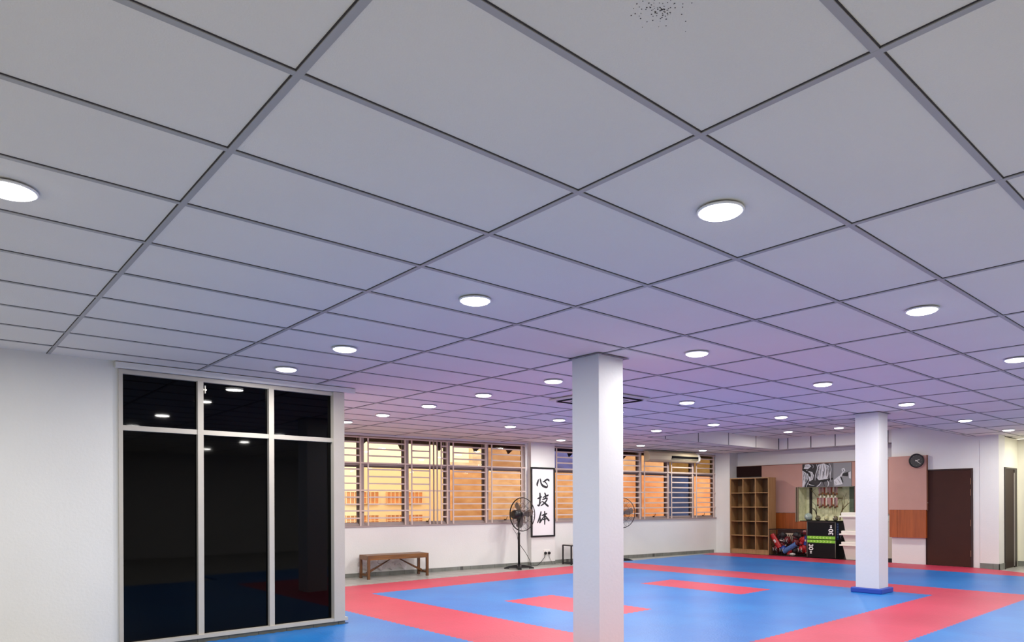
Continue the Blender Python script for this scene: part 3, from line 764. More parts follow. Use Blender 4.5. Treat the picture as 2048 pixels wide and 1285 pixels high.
# ------------------------------------------------------------------ boards on the back and partition walls
FELT = mat('pink_felt', (190, 146, 132), rough=0.95, noise=0.06, nscale=3, bump=0.2, bscale=120)
FELT2 = mat('brown_edge', (120, 76, 58), rough=0.8)
VEN = wood('orange_veneer', (172, 88, 34), (146, 70, 24), axis=2, scale=3, rough=0.4)
bd1 = thing('pin_board', 'pink felt board over orange wood panelling, hung left of the brown door', 'board', (16.20, 5.79, 0))
MB().box((-0.08, -0.385, 1.205), (0, 0.385, 2.375)).build('felt_panel', [FELT], bd1)
MB().box((-0.08, -0.388, 1.19), (0, -0.385, 2.38)).build('side_edge', FELT2, bd1)
b = MB(); b.box((-0.075, -0.37, 0.60), (0, 0.205, 1.205)); b.build('wood_panel', VEN, bd1)
MB().box((-0.075, 0.209, 0.60), (0, 0.372, 1.205)).build('wood_panel', VEN, bd1)
bd2 = thing('pin_board', 'wide pink felt board behind the bookcase and poster', 'board', (xb, 8.2, 0))
b = MB(); b.box((-0.04, -1.0 - 0.9, NZ1 + 0.003), (0, 1.48, 2.35)); b.box((-0.04, NY1 - 8.2 + 0.003, 1.108), (0, 1.48, NZ1 + 0.003)); b.box((-0.04, -1.9, 1.1), (0, NY0 - 8.2 - 0.003, NZ1 + 0.003)); b.build('felt_panel', FELT, bd2)
MB().box((-0.05, -1.9, 2.35), (0, 2.22, 2.362)).build('top_edge', FELT2, bd2)
for y0, y1 in ((NY1 - 8.2 + 0.003, 0.82), (0.824, 1.48)):
    MB().box((-0.035, y0, 0.30), (0, y1, 1.10)).build('wood_panel', VEN, bd2)
MB().box((-0.035, -0.30, 0.05), (0, NY1 - 8.2, 0.89)).build('wood_panel', VEN, bd2)
b = MB(); b.box((-0.06, 9.68 - 8.2 + 0.004, 2.065), (0, 10.43 - 8.2, 2.35)); b.build('dark_panel', mat('maroon_board', (34, 12, 11), rough=0.8, spec=0.2), bd2)

# clock
ck = thing('wall_clock', 'round black wall clock on the corner of the pink board', 'clock', (16.118, 5.595, 2.266))
Mc = Matrix.Rotation(-math.pi / 2, 4, 'Y')
MB().lathe([(0.150, 0.0), (0.152, 0.03), (0.142, 0.04), (0.130, 0.036), (0.128, 0.022)], 40, 0, Mc).build('case', BLACKM, ck)
MB().lathe([(0.129, 0.0), (0.129, 0.024)], 40, 0, Mc).build('dial', mat('dial_grey', (56, 54, 52), rough=0.5), ck)
HND = mat('hand_white', (226, 222, 210), rough=0.4)
def hand(ang, L_, w_, x=-0.026):
    # clockwise angle from twelve, seen from the room (y points left in view)
    d = Vector((0, -math.sin(ang), math.cos(ang))); n_ = Vector((0, d.z, -d.y)); o = Vector((x, 0, 0))
    MB().prism([o - d * 0.02 - n_ * w_, o + d * L_ - n_ * w_ * 0.5, o + d * L_ + n_ * w_ * 0.5, o - d * 0.02 + n_ * w_], (-0.002, 0, 0)).build('hand', HND, ck)
hand(math.radians(72), 0.07, 0.008); hand(math.radians(130), 0.11, 0.006, -0.029)
b = MB()
for k in range(12):
    a = k * math.pi / 6; d = Vector((0, -math.sin(a), math.cos(a))); c_ = d * 0.108
    b.box((-0.0255, c_.y - 0.004, c_.z - 0.006), (-0.0245, c_.y + 0.004, c_.z + 0.006))
b.build('hour_marks', mat('dial_marks', (120, 116, 108), rough=0.5), ck)

# poster: black-and-white print of a practice jacket tied with a dark belt
ps = thing('photo_print', 'black and white photo print of white martial arts jackets and dark belts', 'picture', (xb - 0.042, 7.92, 2.048))
hw, hh = 0.617, 0.292
MB().box((-0.012, -hw, -hh), (0, hw, hh)).build('panel', mat('print_dark', (40, 38, 40), rough=0.5), ps)
G1 = mat('print_grey', (134, 134, 136), rough=0.5); G2 = mat('print_light', (206, 206, 208), rough=0.5); G3 = mat('print_mid', (96, 94, 96), rough=0.5); G4 = mat('print_black', (14, 13, 15), rough=0.5)
# coordinates u: 0 left .. 1 right, v: 0 top .. 1 bottom, as seen from the room
def pp(u, v, x=-0.0125): return Vector((x, hw - 2 * hw * u, hh - 2 * hh * v))
lay = [0]
def shape(b, pts, mi):
    lay[0] += 1; x = -0.0125 - 0.00015 * lay[0]
    b.prism([pp(u, v, x) for u, v in pts], (-0.0001, 0, 0), mi)
b = MB()
shape(b, [(0.645, 0.0), (1.0, 0.0), (1.0, 1.0), (0.645, 1.0)], 0)                        # grey right third
shape(b, [(0.49, 0.25), (0.55, 0.0), (0.645, 0.0), (0.645, 1.0), (0.42, 1.0), (0.50, 0.6)], 2)
shape(b, [(0.06, 0.02), (0.14, 0.0), (0.19, 0.10), (0.12, 0.22), (0.03, 0.20)], 1)
shape(b, [(0.0, 0.28), (0.10, 0.25), (0.13, 0.45), (0.12, 0.65), (0.04, 0.98), (0.0, 1.0)], 1)
shape(b, [(0.13, 0.30), (0.21, 0.35), (0.245, 0.50), (0.22, 0.68), (0.15, 0.75), (0.125, 0.5)], 1)
shape(b, [(0.33, 0.05), (0.45, 0.0), (0.56, 0.12), (0.57, 0.45), (0.52, 0.62), (0.58, 0.75), (0.46, 0.70), (0.35, 0.72), (0.30, 0.60)], 1)
shape(b, [(0.27, 1.0), (0.40, 0.80), (0.55, 0.82), (0.60, 1.0)], 2)
rnd = random.Random(11)
for k in range(16):
    u = 0.32 + 0.24 * rnd.random(); v = 0.08 + 0.45 * rnd.random(); l = 0.15 + 0.2 * rnd.random(); dx = rnd.uniform(-.04, .03)
    shape(b, [(u, v), (u + 0.008, v), (u + dx + 0.006, v + l)], 2 if k % 3 else 3)
for k in range(8):
    u = 0.01 + 0.2 * rnd.random(); v = 0.3 + 0.4 * rnd.random(); shape(b, [(u, v), (u + 0.012, v), (u + rnd.uniform(-.03, .03), v + 0.2)], 3 if k % 2 else 2)
shape(b, [(0.0, 0.20), (0.05, 0.22), (0.17, 0.40), (0.19, 0.52), (0.155, 0.56), (0.12, 0.42), (0.0, 0.27)], 3)   # belt
shape(b, [(0.33, 0.72), (0.46, 0.68), (0.64, 0.62), (0.635, 0.70), (0.52, 0.76), (0.36, 0.82)], 3)
shape(b, [(0.05, 1.0), (0.13, 0.76), (0.18, 0.80), (0.30, 0.98)], 3)
shape(b, [(0.655, 0.72), (0.77, 0.54), (0.81, 0.78), (0.83, 0.90), (0.67, 0.95)], 1)
shape(b, [(0.77, 0.54), (0.80, 0.56), (0.845, 0.82), (0.83, 0.84)], 3)
shape(b, [(0.77, 0.56), (0.82, 0.40), (0.81, 0.26), (0.86, 0.22), (0.885, 0.34), (0.84, 0.44), (0.80, 0.60)], 1)
shape(b, [(0.83, 0.46), (0.96, 0.38), (0.95, 0.46), (0.93, 0.58), (0.82, 0.55)], 3)
shape(b, [(0.94, 0.42), (0.99, 0.38), (0.99, 0.68), (0.955, 0.66)], 1)
def fold(pts, w0, mi):
    out = []
    for i in range(len(pts) - 1):
        p0, p1, p2, p3 = pts[max(i - 1, 0)], pts[i], pts[i + 1], pts[min(i + 2, len(pts) - 1)]
        for k in range(4):
            t_ = k / 4; out.append(tuple(0.5 * ((2 * p1[j]) + (-p0[j] + p2[j]) * t_ + (2 * p0[j] - 5 * p1[j] + 4 * p2[j] - p3[j]) * t_ ** 2 + (-p0[j] + 3 * p1[j] - 3 * p2[j] + p3[j]) * t_ ** 3) for j in range(2)))
    out.append(pts[-1]); n_ = len(out) - 1
    up_, dn_ = [], []
    for i, (u, v) in enumerate(out):
        a_, c_ = out[max(i - 1, 0)], out[min(i + 1, n_)]; tx, ty = c_[0] - a_[0], (c_[1] - a_[1]) * 0.47; l_ = math.hypot(tx, ty) or 1
        w_ = w0 * math.sin(math.pi * (0.08 + 0.84 * i / n_)); up_.append((u - ty / l_ * w_, v + tx / l_ * w_ * 2.1)); dn_.append((u + ty / l_ * w_, v - tx / l_ * w_ * 2.1))
    lay[0] += 1; x = -0.0125 - 0.00015 * lay[0]
    for i in range(n_): b.prism([pp(*up_[i], x), pp(*up_[i + 1], x), pp(*dn_[i + 1], x), pp(*dn_[i], x)], (-0.0001, 0, 0), mi)
for pts, w0, mi in [
    ([(0.36, 0.06), (0.33, 0.30), (0.31, 0.62)], 0.006, 3), ([(0.40, 0.04), (0.39, 0.35), (0.36, 0.66)], 0.005, 2), ([(0.44, 0.05), (0.46, 0.30), (0.43, 0.62)], 0.007, 2),
    ([(0.49, 0.05), (0.52, 0.25), (0.50, 0.55)], 0.006, 3), ([(0.53, 0.10), (0.56, 0.32), (0.54, 0.62)], 0.006, 2), ([(0.57, 0.02), (0.60, 0.25), (0.58, 0.55), (0.60, 0.80)], 0.008, 1),
    ([(0.30, 0.02), (0.32, 0.2), (0.28, 0.5), (0.27, 0.72)], 0.008, 1), ([(0.46, 0.66), (0.44, 0.80), (0.47, 0.98)], 0.008, 3), ([(0.52, 0.72), (0.55, 0.85), (0.53, 1.0)], 0.008, 1), ([(0.40, 0.78), (0.36, 0.90), (0.30, 1.0)], 0.008, 1),
    ([(0.02, 0.33), (0.07, 0.50), (0.05, 0.75)], 0.006, 2), ([(0.06, 0.30), (0.10, 0.48), (0.09, 0.70)], 0.005, 3), ([(0.16, 0.36), (0.18, 0.48), (0.17, 0.64)], 0.006, 2), ([(0.20, 0.40), (0.22, 0.52), (0.19, 0.68)], 0.004, 3),
    ([(0.02, 0.98), (0.07, 0.84), (0.09, 0.66)], 0.006, 0), ([(0.12, 0.84), (0.17, 0.90), (0.26, 0.94)], 0.006, 1), ([(0.15, 0.70), (0.11, 0.86), (0.08, 1.0)], 0.006, 1), ([(0.20, 0.02), (0.24, 0.10), (0.22, 0.20)], 0.010, 0),
    ([(0.04, 0.10), (0.09, 0.08), (0.15, 0.12)], 0.004, 3), ([(0.67, 0.76), (0.70, 0.84), (0.69, 0.93)], 0.004, 2), ([(0.72, 0.66), (0.76, 0.76), (0.79, 0.88)], 0.004, 2), ([(0.83, 0.28), (0.85, 0.32), (0.83, 0.40)], 0.005, 3)]:
    fold(pts, w0, mi)
b.build('print', [G1, G2, G3, G4], ps)

# ------------------------------------------------------------------ display niche and its contents
NB = mat('niche_back', (240, 238, 202), rough=0.7, noise=1, nscale=9, rgb2=(206, 208, 168))
nc = sempty('trim_2', (xb, 0, 0), label='display niche lined in pale green with dark uprights')
nd = 0.44
b = MB()
b.box((nd - 0.01, NY0, NZ0), (nd, NY1, NZ1)); b.box((0, NY1 - 0.012, NZ0), (nd, NY1, NZ1)); b.box((0, NY0, NZ1 - 0.008), (nd, NY1, NZ1)); b.box((0, NY0, NZ0), (nd, NY1, NZ0 + 0.01))
b.box((0, NY0, NZ0), (nd, NY0 + 0.012, NZ1))
b.build('lining', NB, nc)['kind'] = 'structure'
b = MB()
b.box((nd - 0.03, 8.52, NZ0), (nd - 0.01, 8.585, NZ1)); b.box((-0.045, NY1, NZ0 - 0.02), (0.0, NY1 + 0.02, NZ1)); b.box((-0.045, NY0 - 0.02, NZ0), (0, NY0, NZ1))
b.build('upright', mat('niche_dark', (40, 32, 28), rough=0.6), nc)['kind'] = 'structure'
b = MB(); b.box((nd - 0.035, NY0 + 0.012, NZ0), (nd - 0.01, NY0 + 0.30, NZ1)); b.build('green_panel', mat('niche_green', (92, 108, 88), rough=0.5), nc)['kind'] = 'structure'
b = MB(); b.box((-0.045, NY1 - 0.02, NZ0 - 0.02), (-0.0, NY1 + 0.05, NZ1 + 0.0)); b.build('niche_edge', mat('niche_frame', (150, 132, 108), rough=0.6), nc)['kind'] = 'structure'
RACKM = wood('rack_wood', (110, 76, 44), (80, 50, 26), axis=1)
RIB = [mat('ribbon_pink', (186, 140, 140), rough=0.7), mat('ribbon_mauve', (140, 104, 112), rough=0.7), mat('ribbon_cream', (216, 200, 184), rough=0.7), mat('ribbon_red', (140, 50, 40), rough=0.7)]
MED = [mat('medal_bronze', (120, 82, 52), rough=0.35, metal=0.7), mat('medal_dark', (84, 66, 50), rough=0.4, metal=0.6)]
def medal_rack(y0, y1, z, drop, n, label, rowlabel, grp):
    r = thing('medal_rack', label, 'rack', (xb + 0.20, (y0 + y1) / 2, z)); h = (y1 - y0) / 2
    MB().box((-0.02, -h, -0.012), (0.02, h, 0.012)).build('rail', RACKM, r)
    for s in (-1, 1): MB().box((-0.012, s * h * 0.96 - 0.008, -0.01), (0.24, s * h * 0.96 + 0.008, 0.01)).build('arm', RACKM, r)
    for k in range(n):
        y = y0 + (y1 - y0) * (k + 0.5) / n; dz = drop * (0.86 + 0.14 * math.sin(k * 2.1))
        m_ = thing('medal', rowlabel, 'medal', (xb + 0.175, y, z), 0, grp)
        MB().prism([(0, -0.019, 0.014), (0, 0.019, 0.014), (0, 0.012, -dz), (0, -0.012, -dz)], (0.003, 0, 0)).build('ribbon', RIB[k % 4 if k % 5 else 0], m_)
        MB().lathe([(0.024, 0.0), (0.028, 0.002), (0.028, 0.006), (0.024, 0.008)], 14, 0, Matrix.Translation((0.004, 0, -dz - 0.024)) @ Matrix.Rotation(-math.pi / 2, 4, 'Y')).build('disc', MED[k % 2], m_)
medal_rack(7.74, 8.23, 1.735, 0.15, 11, 'upper wooden rail of the display niche, hung with medals', 'ribboned medal hanging on the upper rail in the display niche', 'medals on the upper rail')
medal_rack(7.74, 8.27, 1.475, 0.21, 12, 'lower wooden rail of the display niche, under the white figurines', 'ribboned medal hanging on the lower rail in the display niche', 'medals on the lower rail')
FIG = mat('figurine_white', (226, 218, 196), rough=0.5)
for k, y in enumerate((8.19, 8.09, 7.99, 7.90, 7.81)):
    b = MB(); b.lathe([(0.035, 0), (0.036, 0.012), (0.02, 0.02), (0.028, 0.045), (0.018, 0.065), (0.005, 0.078)], 12)
    o = b.build('figurine', FIG); o.location = (xb + 0.20, y, 1.487); tag(o, 'small white figurine standing on the lower medal rail', 'figurine', 'white figurines on the medal rail')
# bare branches either side
BRN = mat('branch_bark', (118, 98, 58), rough=0.8, noise=0.3, nscale=20); BRN2 = mat('branch_dark', (62, 48, 30), rough=0.8)
def branch(name, label, m_, lines):
    b = MB()
    for ln, r0, r1 in lines: b.tube([Vector(p) for p in ln], r0, 6, 0, False, r1)
    tag(b.build(name, m_), label, 'branch')
xn = xb + 0.24
branch('dry_branch', 'dark forked dry branch at left inside the display niche', BRN2, [
    ([(xn, 8.30, 0.93), (xn, 8.31, 1.05), (xn + .02, 8.36, 1.16), (xn + .03, 8.45, 1.24), (xn + .02, 8.50, 1.28)], 0.013, 0.006),
    ([(xn, 8.31, 1.08), (xn - .02, 8.30, 1.2), (xn, 8.34, 1.30), (xn, 8.42, 1.38)], 0.010, 0.004),
    ([(xn, 8.33, 1.13), (xn + .05, 8.38, 1.2), (xn + .04, 8.44, 1.22)], 0.007, 0.003)])
branch('dry_branch', 'pale spreading dry branch at right inside the display niche', BRN, [
    ([(xn, 7.72, 0.93), (xn, 7.70, 1.08), (xn + .02, 7.64, 1.22), (xn + .03, 7.55, 1.32), (xn, 7.48, 1.36)], 0.014, 0.006),
    ([(xn, 7.71, 1.05), (xn + .03, 7.66, 1.25), (xn + .02, 7.68, 1.42), (xn, 7.62, 1.55)], 0.010, 0.004),
    ([(xn, 7.66, 1.18), (xn - .02, 7.60, 1.35), (xn, 7.61, 1.48), (xn, 7.55, 1.6)], 0.009, 0.003),
    ([(xn, 7.60, 1.27), (xn + .02, 7.55, 1.30), (xn, 7.50, 1.45)], 0.007, 0.003)])
branch('dry_branch', 'thin curling twig high at left inside the display niche', BRN, [
    ([(xn, 8.48, 1.74), (xn, 8.44, 1.66), (xn + .02, 8.40, 1.62), (xn, 8.34, 1.56), (xn, 8.28, 1.50)], 0.007, 0.004),
    ([(xn, 8.42, 1.65), (xn, 8.38, 1.70), (xn, 8.33, 1.72)], 0.005, 0.003), ([(xn, 8.36, 1.60), (xn, 8.33, 1.50), (xn, 8.27, 1.44)], 0.005, 0.002)])

# ------------------------------------------------------------------ exercise boxes with a dark board on top, glass balls on it
VIN = mat('black_vinyl', (7, 7, 9), rough=0.4, spec=0.25, bump=0.08, bscale=12)
PIPE = mat('grey_piping', (122, 118, 108), rough=0.5)
GRN = mat('lime_band', (128, 196, 50), rough=0.5); GRN2 = mat('lime_arrow', (206, 240, 130), rough=0.5)
TXT = mat('print_white', (240, 240, 236), rough=0.5)
NAVY = mat('navy_band', (24, 44, 92), rough=0.5)
BX0, BX1, BY0, BY1 = 16.30, 16.78, 7.446, 8.149
def text_obj(txt, size, m_, parent, loc, rot, name='lettering'):
    c = bpy.data.curves.new(name, 'FONT'); c.body = txt; c.size = size; c.extrude = 0.001; c.align_x = 'CENTER'; c.align_y = 'CENTER'; c.offset = 0.0025
    c.materials.append(m_); tmp = bpy.data.objects.new(name, c); COL.objects.link(tmp)
    me = bpy.data.meshes.new_from_object(tmp.evaluated_get(bpy.context.evaluated_depsgraph_get())); bpy.data.objects.remove(tmp)
    o = bpy.data.objects.new(name, me); COL.objects.link(o); o.parent = parent; o.location = loc; o.rotation_euler = Matrix((rot[0], rot[1], rot[0].cross(rot[1]))).transposed().to_euler()
    return o
def plyo(z0, z1, label, upper):
    r = thing('jump_box', label, 'exercise box', (BX0, (BY0 + BY1) / 2, z0), 0, 'stacked black jump boxes')
    h = (BY1 - BY0) / 2; H = z1 - z0; D = BX1 - BX0
    MB().box((0, -h, 0), (D, h, H), bev=0.01).build('body', VIN, r)
    b = MB()
    for y in (-h + 0.004, h - 0.004): b.tube([(-0.001, y, 0.01), (-0.001, y, H - 0.01)], 0.006, 6)
    if upper: b.tube([(-0.001, -h, H - 0.006), (-0.001, h, H - 0.006)], 0.006, 6)
    b.build('piping', PIPE, r)
    zb0, zb1 = (0.015, 0.085) if upper else (H - 0.075, H - 0.008)
    MB().box((-0.004, -h + 0.004, zb0), (0.001, h - 0.004, zb1)).build('band', GRN, r)
    b = MB(); zc = (zb0 + zb1) / 2; hz_ = (zb1 - zb0) * 0.36
    for k in range(7):
        y = h - 0.1 - k * (2 * h - 0.14) / 7; s = 1 if upper else -1
        b.prism([(-0.0045, y + s * 0.03, zc), (-0.0045, y, zc + hz_), (-0.0045, y - s * 0.018, zc + hz_), (-0.0045, y + s * 0.012, zc), (-0.0045, y - s * 0.018, zc - hz_), (-0.0045, y, zc - hz_)], (-0.0008, 0, 0))
    b.build('arrows', GRN2, r)
    # lettering reads sideways, base of the digits towards the middle
    if upper:
        text_obj('30', 0.155, TXT, r, (-0.003, -h + 0.105, 0.190), (Vector((0, 0, 1)), Vector((0, 1, 0))))
        text_obj('IN', 0.062, TXT, r, (-0.003, -h + 0.105, 0.318), (Vector((0, 0, 1)), Vector((0, 1, 0))))
        MB().box((0.05, -h - 0.004, 0.0), (0.17, -h + 0.001, H - 0.02)).build('side_band', NAVY, r)
        b = MB()
        for k in range(6): b.box((0.09, -h - 0.0055, 0.06 + k * 0.06), (0.125, -h - 0.004, 0.085 + k * 0.06))
        b.build('side_marks', mat('band_marks', (120, 156, 190), rough=0.5), r)
        b = MB(); b.tube([(0.28 + 0.03 * math.cos(a_), -h - 0.003, 0.06 + 0.03 * math.sin(a_)) for a_ in [0.8 + i * 0.55 for i in range(9)]], 0.006, 5); b.build('side_logo', mat('logo_grey', (150, 150, 160), rough=0.5), r)
    else:
        text_obj('30', 0.155, TXT, r, (-0.003, h - 0.095, H - 0.185), (Vector((0, 0, -1)), Vector((0, -1, 0))))
        text_obj('IN', 0.062, TXT, r, (-0.003, h - 0.095, H - 0.312), (Vector((0, 0, -1)), Vector((0, -1, 0))))
    return r
plyo(0.031, 0.472, 'black jump box at the bottom of the stack, lettered 30 at its left', False)
plyo(0.473, 0.905, 'black jump box on top of the stack, lettered 30 at its right', True)
tag(MB().box((16.28, 7.44, 0.907), (16.88, 8.32, 0.925), bev=0.003).build('board_shelf', mat('board_black', (12, 15, 12), rough=0.5, spec=0.2)), 'thin dark board lying on the stacked jump boxes', 'board')
CRY = glass('crystal_glass', (0.86, 0.92, 0.86), 0.35, 0.12)
def cut_ball(y, r, m_, label, spec_seed, facets=1, base=None):
    o = thing('glass_ball', label, 'ornament', (16.42, y, 0.926))
    b = MB(); b.blob((0, 0, r * 0.93), (r, r, r), 0, facets, None, 0.0, spec_seed)
    for f in b.bm.faces: f.smooth = False
    b.build('ball', m_, o)
    b = MB(); b.lathe([(r * 0.45, 0), (r * 0.42, 0.006), (r * 0.3, 0.012)], 14); b.build('foot', base or BLACKM, o)
cut_ball(8.17, 0.100, mat('pale_crystal', (170, 186, 172), rough=0.12, spec=0.8, noise=0.45, nscale=16), 'largest faceted glass ball, left end of the dark board', 1, 2)
cut_ball(7.93, 0.066, mat('smoky_crystal', (128, 122, 92), rough=0.08, spec=0.9, noise=0.85, nscale=22), 'smoky glass ball second from left on the dark board', 2, 2)
cut_ball(7.715, 0.064, mat('yellow_crystal', (206, 200, 150), rough=0.12, spec=0.8, noise=0.4, nscale=22), 'pale yellow glass ball third from left on the dark board', 3, 1)
cut_ball(7.50, 0.066, mat('dark_crystal', (150, 138, 108), rough=0.08, spec=0.9, noise=0.9, nscale=26), 'dark glass ball at the right end of the dark board', 4, 2)

# ------------------------------------------------------------------ white storage bins
BIN = mat('bin_plastic', (214, 206, 196), rough=0.4); LID = mat('bin_lid', (236, 232, 218), rough=0.35)
def tote(z0, zb1, z1, label, wtop, wbot):
    r = thing('storage_bin', label, 'storage bin', (16.30, 7.33, z0), 0, 'stacked white storage bins')
    yR = -0.78; D = 0.42
    b = MB(); H = zb1 - z0
    lo = [(0.03, -wbot, 0), (D - 0.03, -wbot, 0), (D - 0.03, yR + 0.05, 0), (0.03, yR + 0.05, 0)]
    hi = [(0.0, -wtop, H), (D, -wtop, H), (D, yR, H), (0.0, yR, H)]
    va = [b.bm.verts.new(p) for p in lo]; vb = [b.bm.verts.new(p) for p in hi]
    b.bm.faces.new(va); b.bm.faces.new(vb)
    for i in range(4): b.bm.faces.new([va[i], va[(i + 1) % 4], vb[(i + 1) % 4], vb[i]])
    b.build('tub', BIN, r)
    b = MB(); b.box((-0.03, yR - 0.02, H), (D + 0.02, 0.02, H + (z1 - zb1) * 0.35), bev=0.008); b.box((-0.012, yR, H + (z1 - zb1) * 0.3), (D, -0.02, z1 - z0 - 0.001), bev=0.012); b.build('lid', LID, r)
tote(0.031, 0.345, 0.445, 'white lidded storage bin on the floor, bottom of the bin stack', 0.055, 0.12)
tote(0.446, 0.600, 0.705, 'shallow white lidded bin in the middle of the bin stack', 0.055, 0.10)
tote(0.706, 1.020, 1.135, 'white lidded storage bin on top of the bin stack', 0.05, 0.10)
cb = thing('low_cabinet', 'beige low cabinet with black plinth, mostly behind the far column', 'cabinet', (16.62, 6.36, 0.0))
MB().box((-0.14, -0.15, 0.10), (0.26, 0.15, 0.94)).build('body', mat('cabinet_beige', (196, 186, 170), rough=0.5), cb)
MB().box((-0.13, -0.145, 0.0), (0.26, 0.145, 0.10)).build('plinth', BLACKM, cb)
MB().box((-0.15, -0.155, 0.94), (0.26, 0.155, 0.955)).build('top', mat('cabinet_top', (214, 206, 192), rough=0.5), cb)

# ------------------------------------------------------------------ cube bookcase
BKF = wood('bookcase_edge', (168, 130, 86), (144, 108, 68), axis=2, scale=4)
BKI = wood('bookcase_inner', (116, 84, 48), (78, 54, 28), axis=2, scale=2.2)
bk = thing('bookcase', 'open wooden bookcase with fifteen empty cubbies', 'bookcase', (16.30, 9.725, 0.031))
w_ = 0.56; Hb = 1.99; D = 0.36
for s in (-1, 1): MB().box((0, s * w_ - (0.022 if s > 0 else 0), 0), (D, s * w_ + (0 if s > 0 else 0.022), Hb)).build('side_panel', BKF, bk)
MB().box((0, -w_ + 0.022, Hb - 0.022), (D, w_ - 0.022, Hb)).build('top', BKF, bk)
MB().box((0.008, -w_ + 0.022, 0), (D, w_ - 0.022, 0.105)).build('plinth', BKF, bk)
MB().box((D - 0.012, -w_ + 0.022, 0.105), (D, w_ - 0.022, Hb - 0.022)).build('back_panel', BKI, bk)
cw = (2 * w_ - 0.044)
for k in (1, 2): y = -w_ + 0.022 + cw * k / 3; MB().box((0.004, y - 0.009, 0.105), (D - 0.012, y + 0.009, Hb - 0.022)).build('divider', BKF, bk)
for k in range(0, 5):
    z = 0.105 + (Hb - 0.127) * k / 5
    for c_ in range(3):
        y0 = -w_ + 0.022 + cw * c_ / 3 + 0.009; y1 = y0 + cw / 3 - 0.018
        MB().box((0.004, y0, z - 0.009), (D - 0.012, y1, z + 0.009)).build('shelf', BKF, bk)

# ------------------------------------------------------------------ wire crate of sparring gear
cr = thing('mesh_crate', 'wide dark mesh crate full of red and blue sparring gear', 'crate', (16.30, 8.66, 0.031))
cy, cd, chh = 0.495, 0.44, 0.66
CRM = mat('crate_wire', (44, 26, 24), rough=0.5)
b = MB()
for z in (0.006, chh): b.tube([(0, -cy, z), (cd, -cy, z), (cd, cy, z), (0, cy, z)], 0.008, 6, 0, True)
for x, y in ((0, -cy), (cd, -cy), (cd, cy), (0, cy)): b.tube([(x, y, 0), (x, y, chh)], 0.008, 6)
b.build('frame', CRM, cr)
b = MB()
for k in range(1, 21): y = -cy + 2 * cy * k / 21; b.tube([(0, y, 0), (0, y, chh)], 0.0016, 4)
for k in range(1, 13): z = chh * k / 13; b.tube([(0, -cy, z), (0, cy, z)], 0.0016, 4)
for k in range(1, 9): x = cd * k / 9; b.tube([(x, -cy, 0), (x, -cy, chh)], 0.0016, 4); b.tube([(x, cy, 0), (x, cy, chh)], 0.0016, 4)
for k in range(1, 13): z = chh * k / 13; b.tube([(0, -cy, z), (cd, -cy, z)], 0.0016, 4); b.tube([(0, cy, z), (cd, cy, z)], 0.0016, 4)
b.build('mesh_side', CRM, cr)
MB().box((0.0, -cy, 0.0), (cd, cy, 0.006)).build('bottom', CRM, cr)
MB().box((cd - 0.004, -cy, 0.01), (cd, cy, chh)).build('back_side', mat('crate_back', (52, 26, 22), rough=0.8), cr)
GR = mat('gear_red', (178, 22, 26), rough=0.35); GDR = mat('gear_dark_red', (104, 18, 28), rough=0.4); GB = mat('gear_blue', (38, 66, 150), rough=0.35); GLB = mat('gear_sky_blue', (78, 116, 176), rough=0.4)
GK = mat('gear_black', (20, 16, 20), rough=0.5); GW = mat('gear_white', (214, 210, 204), rough=0.5); GPK = mat('gear_pink', (206, 150, 140), rough=0.6)
def glove(y, z, x, rot, m_, label, s=1.15):
    z = z * 1.12
    o = thing('sparring_glove', label, 'glove', (16.345 + x, 8.66 + y * 0.94, 0.031 + z), 0, 'sparring gear in the mesh crate'); o.rotation_euler = rot
    b = MB(); b.blob((0, 0, 0.07 * s), (0.06 * s, 0.072 * s, 0.085 * s), 0, 2, None, 0.12, 3); b.blob((-0.01, 0.062 * s, 0.05 * s), (0.026 * s, 0.026 * s, 0.05 * s), 0, 2); b.build('fist', m_, o)
    MB().lathe([(0.042 * s, -0.07 * s), (0.046 * s, -0.03 * s), (0.045 * s, 0.02 * s)], 14).build('cuff', m_, o)
    MB().lathe([(0.047 * s, -0.055 * s), (0.0475 * s, -0.03 * s)], 14).build('strap', GW if (y > 0.2 or y < -0.43) else GK, o)
def pad(y, z, x, rot, m_, label, L=0.28, w=0.07, cat='shin guard'):
    L *= 1.15; w *= 1.15
    o = thing('shin_guard', label, cat, (16.345 + x, 8.66 + y * 0.94, 0.031 + z), 0, 'sparring gear in the mesh crate'); o.rotation_euler = rot
    b = MB()
    n = 8; P1 = []
    for i in range(n + 1):
        a = math.radians(-75 + 150 * i / n); P1.append((-w * math.cos(a), w * math.sin(a)))
    for i in range(n):
        (a0, b0), (a1, b1) = P1[i], P1[i + 1]
        k = 0.72
        b.prism([(a0, b0, -L / 2), (a1, b1, -L / 2), (a1 * k, b1 * k, -L / 2), (a0 * k, b0 * k, -L / 2)], (0, 0, L))
    b.build('shell', m_, o)
    MB().box((-w * 1.04, -w * 0.35, -L * 0.1), (-w * 0.98, w * 0.35, L * 0.12), bev=0.003).build('patch', GW if m_ is not GLB else GLB, o)
def helmet(y, z, x, m_, label, s=1.0):
    s *= 1.12
    o = thing('head_guard', label, 'head guard', (16.345 + x, 8.66 + y * 0.94, 0.031 + z), 0, 'sparring gear in the mesh crate')
    b = MB(); b.blob((0, 0, 0.085 * s), (0.10 * s, 0.085 * s, 0.10 * s), 0, 2, None, 0.05, 5); b.build('shell', m_, o)
    MB().blob((-0.062 * s, 0, 0.06 * s), (0.045 * s, 0.05 * s, 0.055 * s), 0, 2).build('face_opening', GK, o)
    b = MB()
    for k in (-1, 1): b.tube([(-0.09 * s, k * 0.05 * s, 0.03 * s), (-0.115 * s, k * 0.03 * s, 0.06 * s), (-0.105 * s, k * 0.045 * s, 0.12 * s)], 0.006, 5)
    b.build('cheek_strap', GW, o)
R_ = math.radians
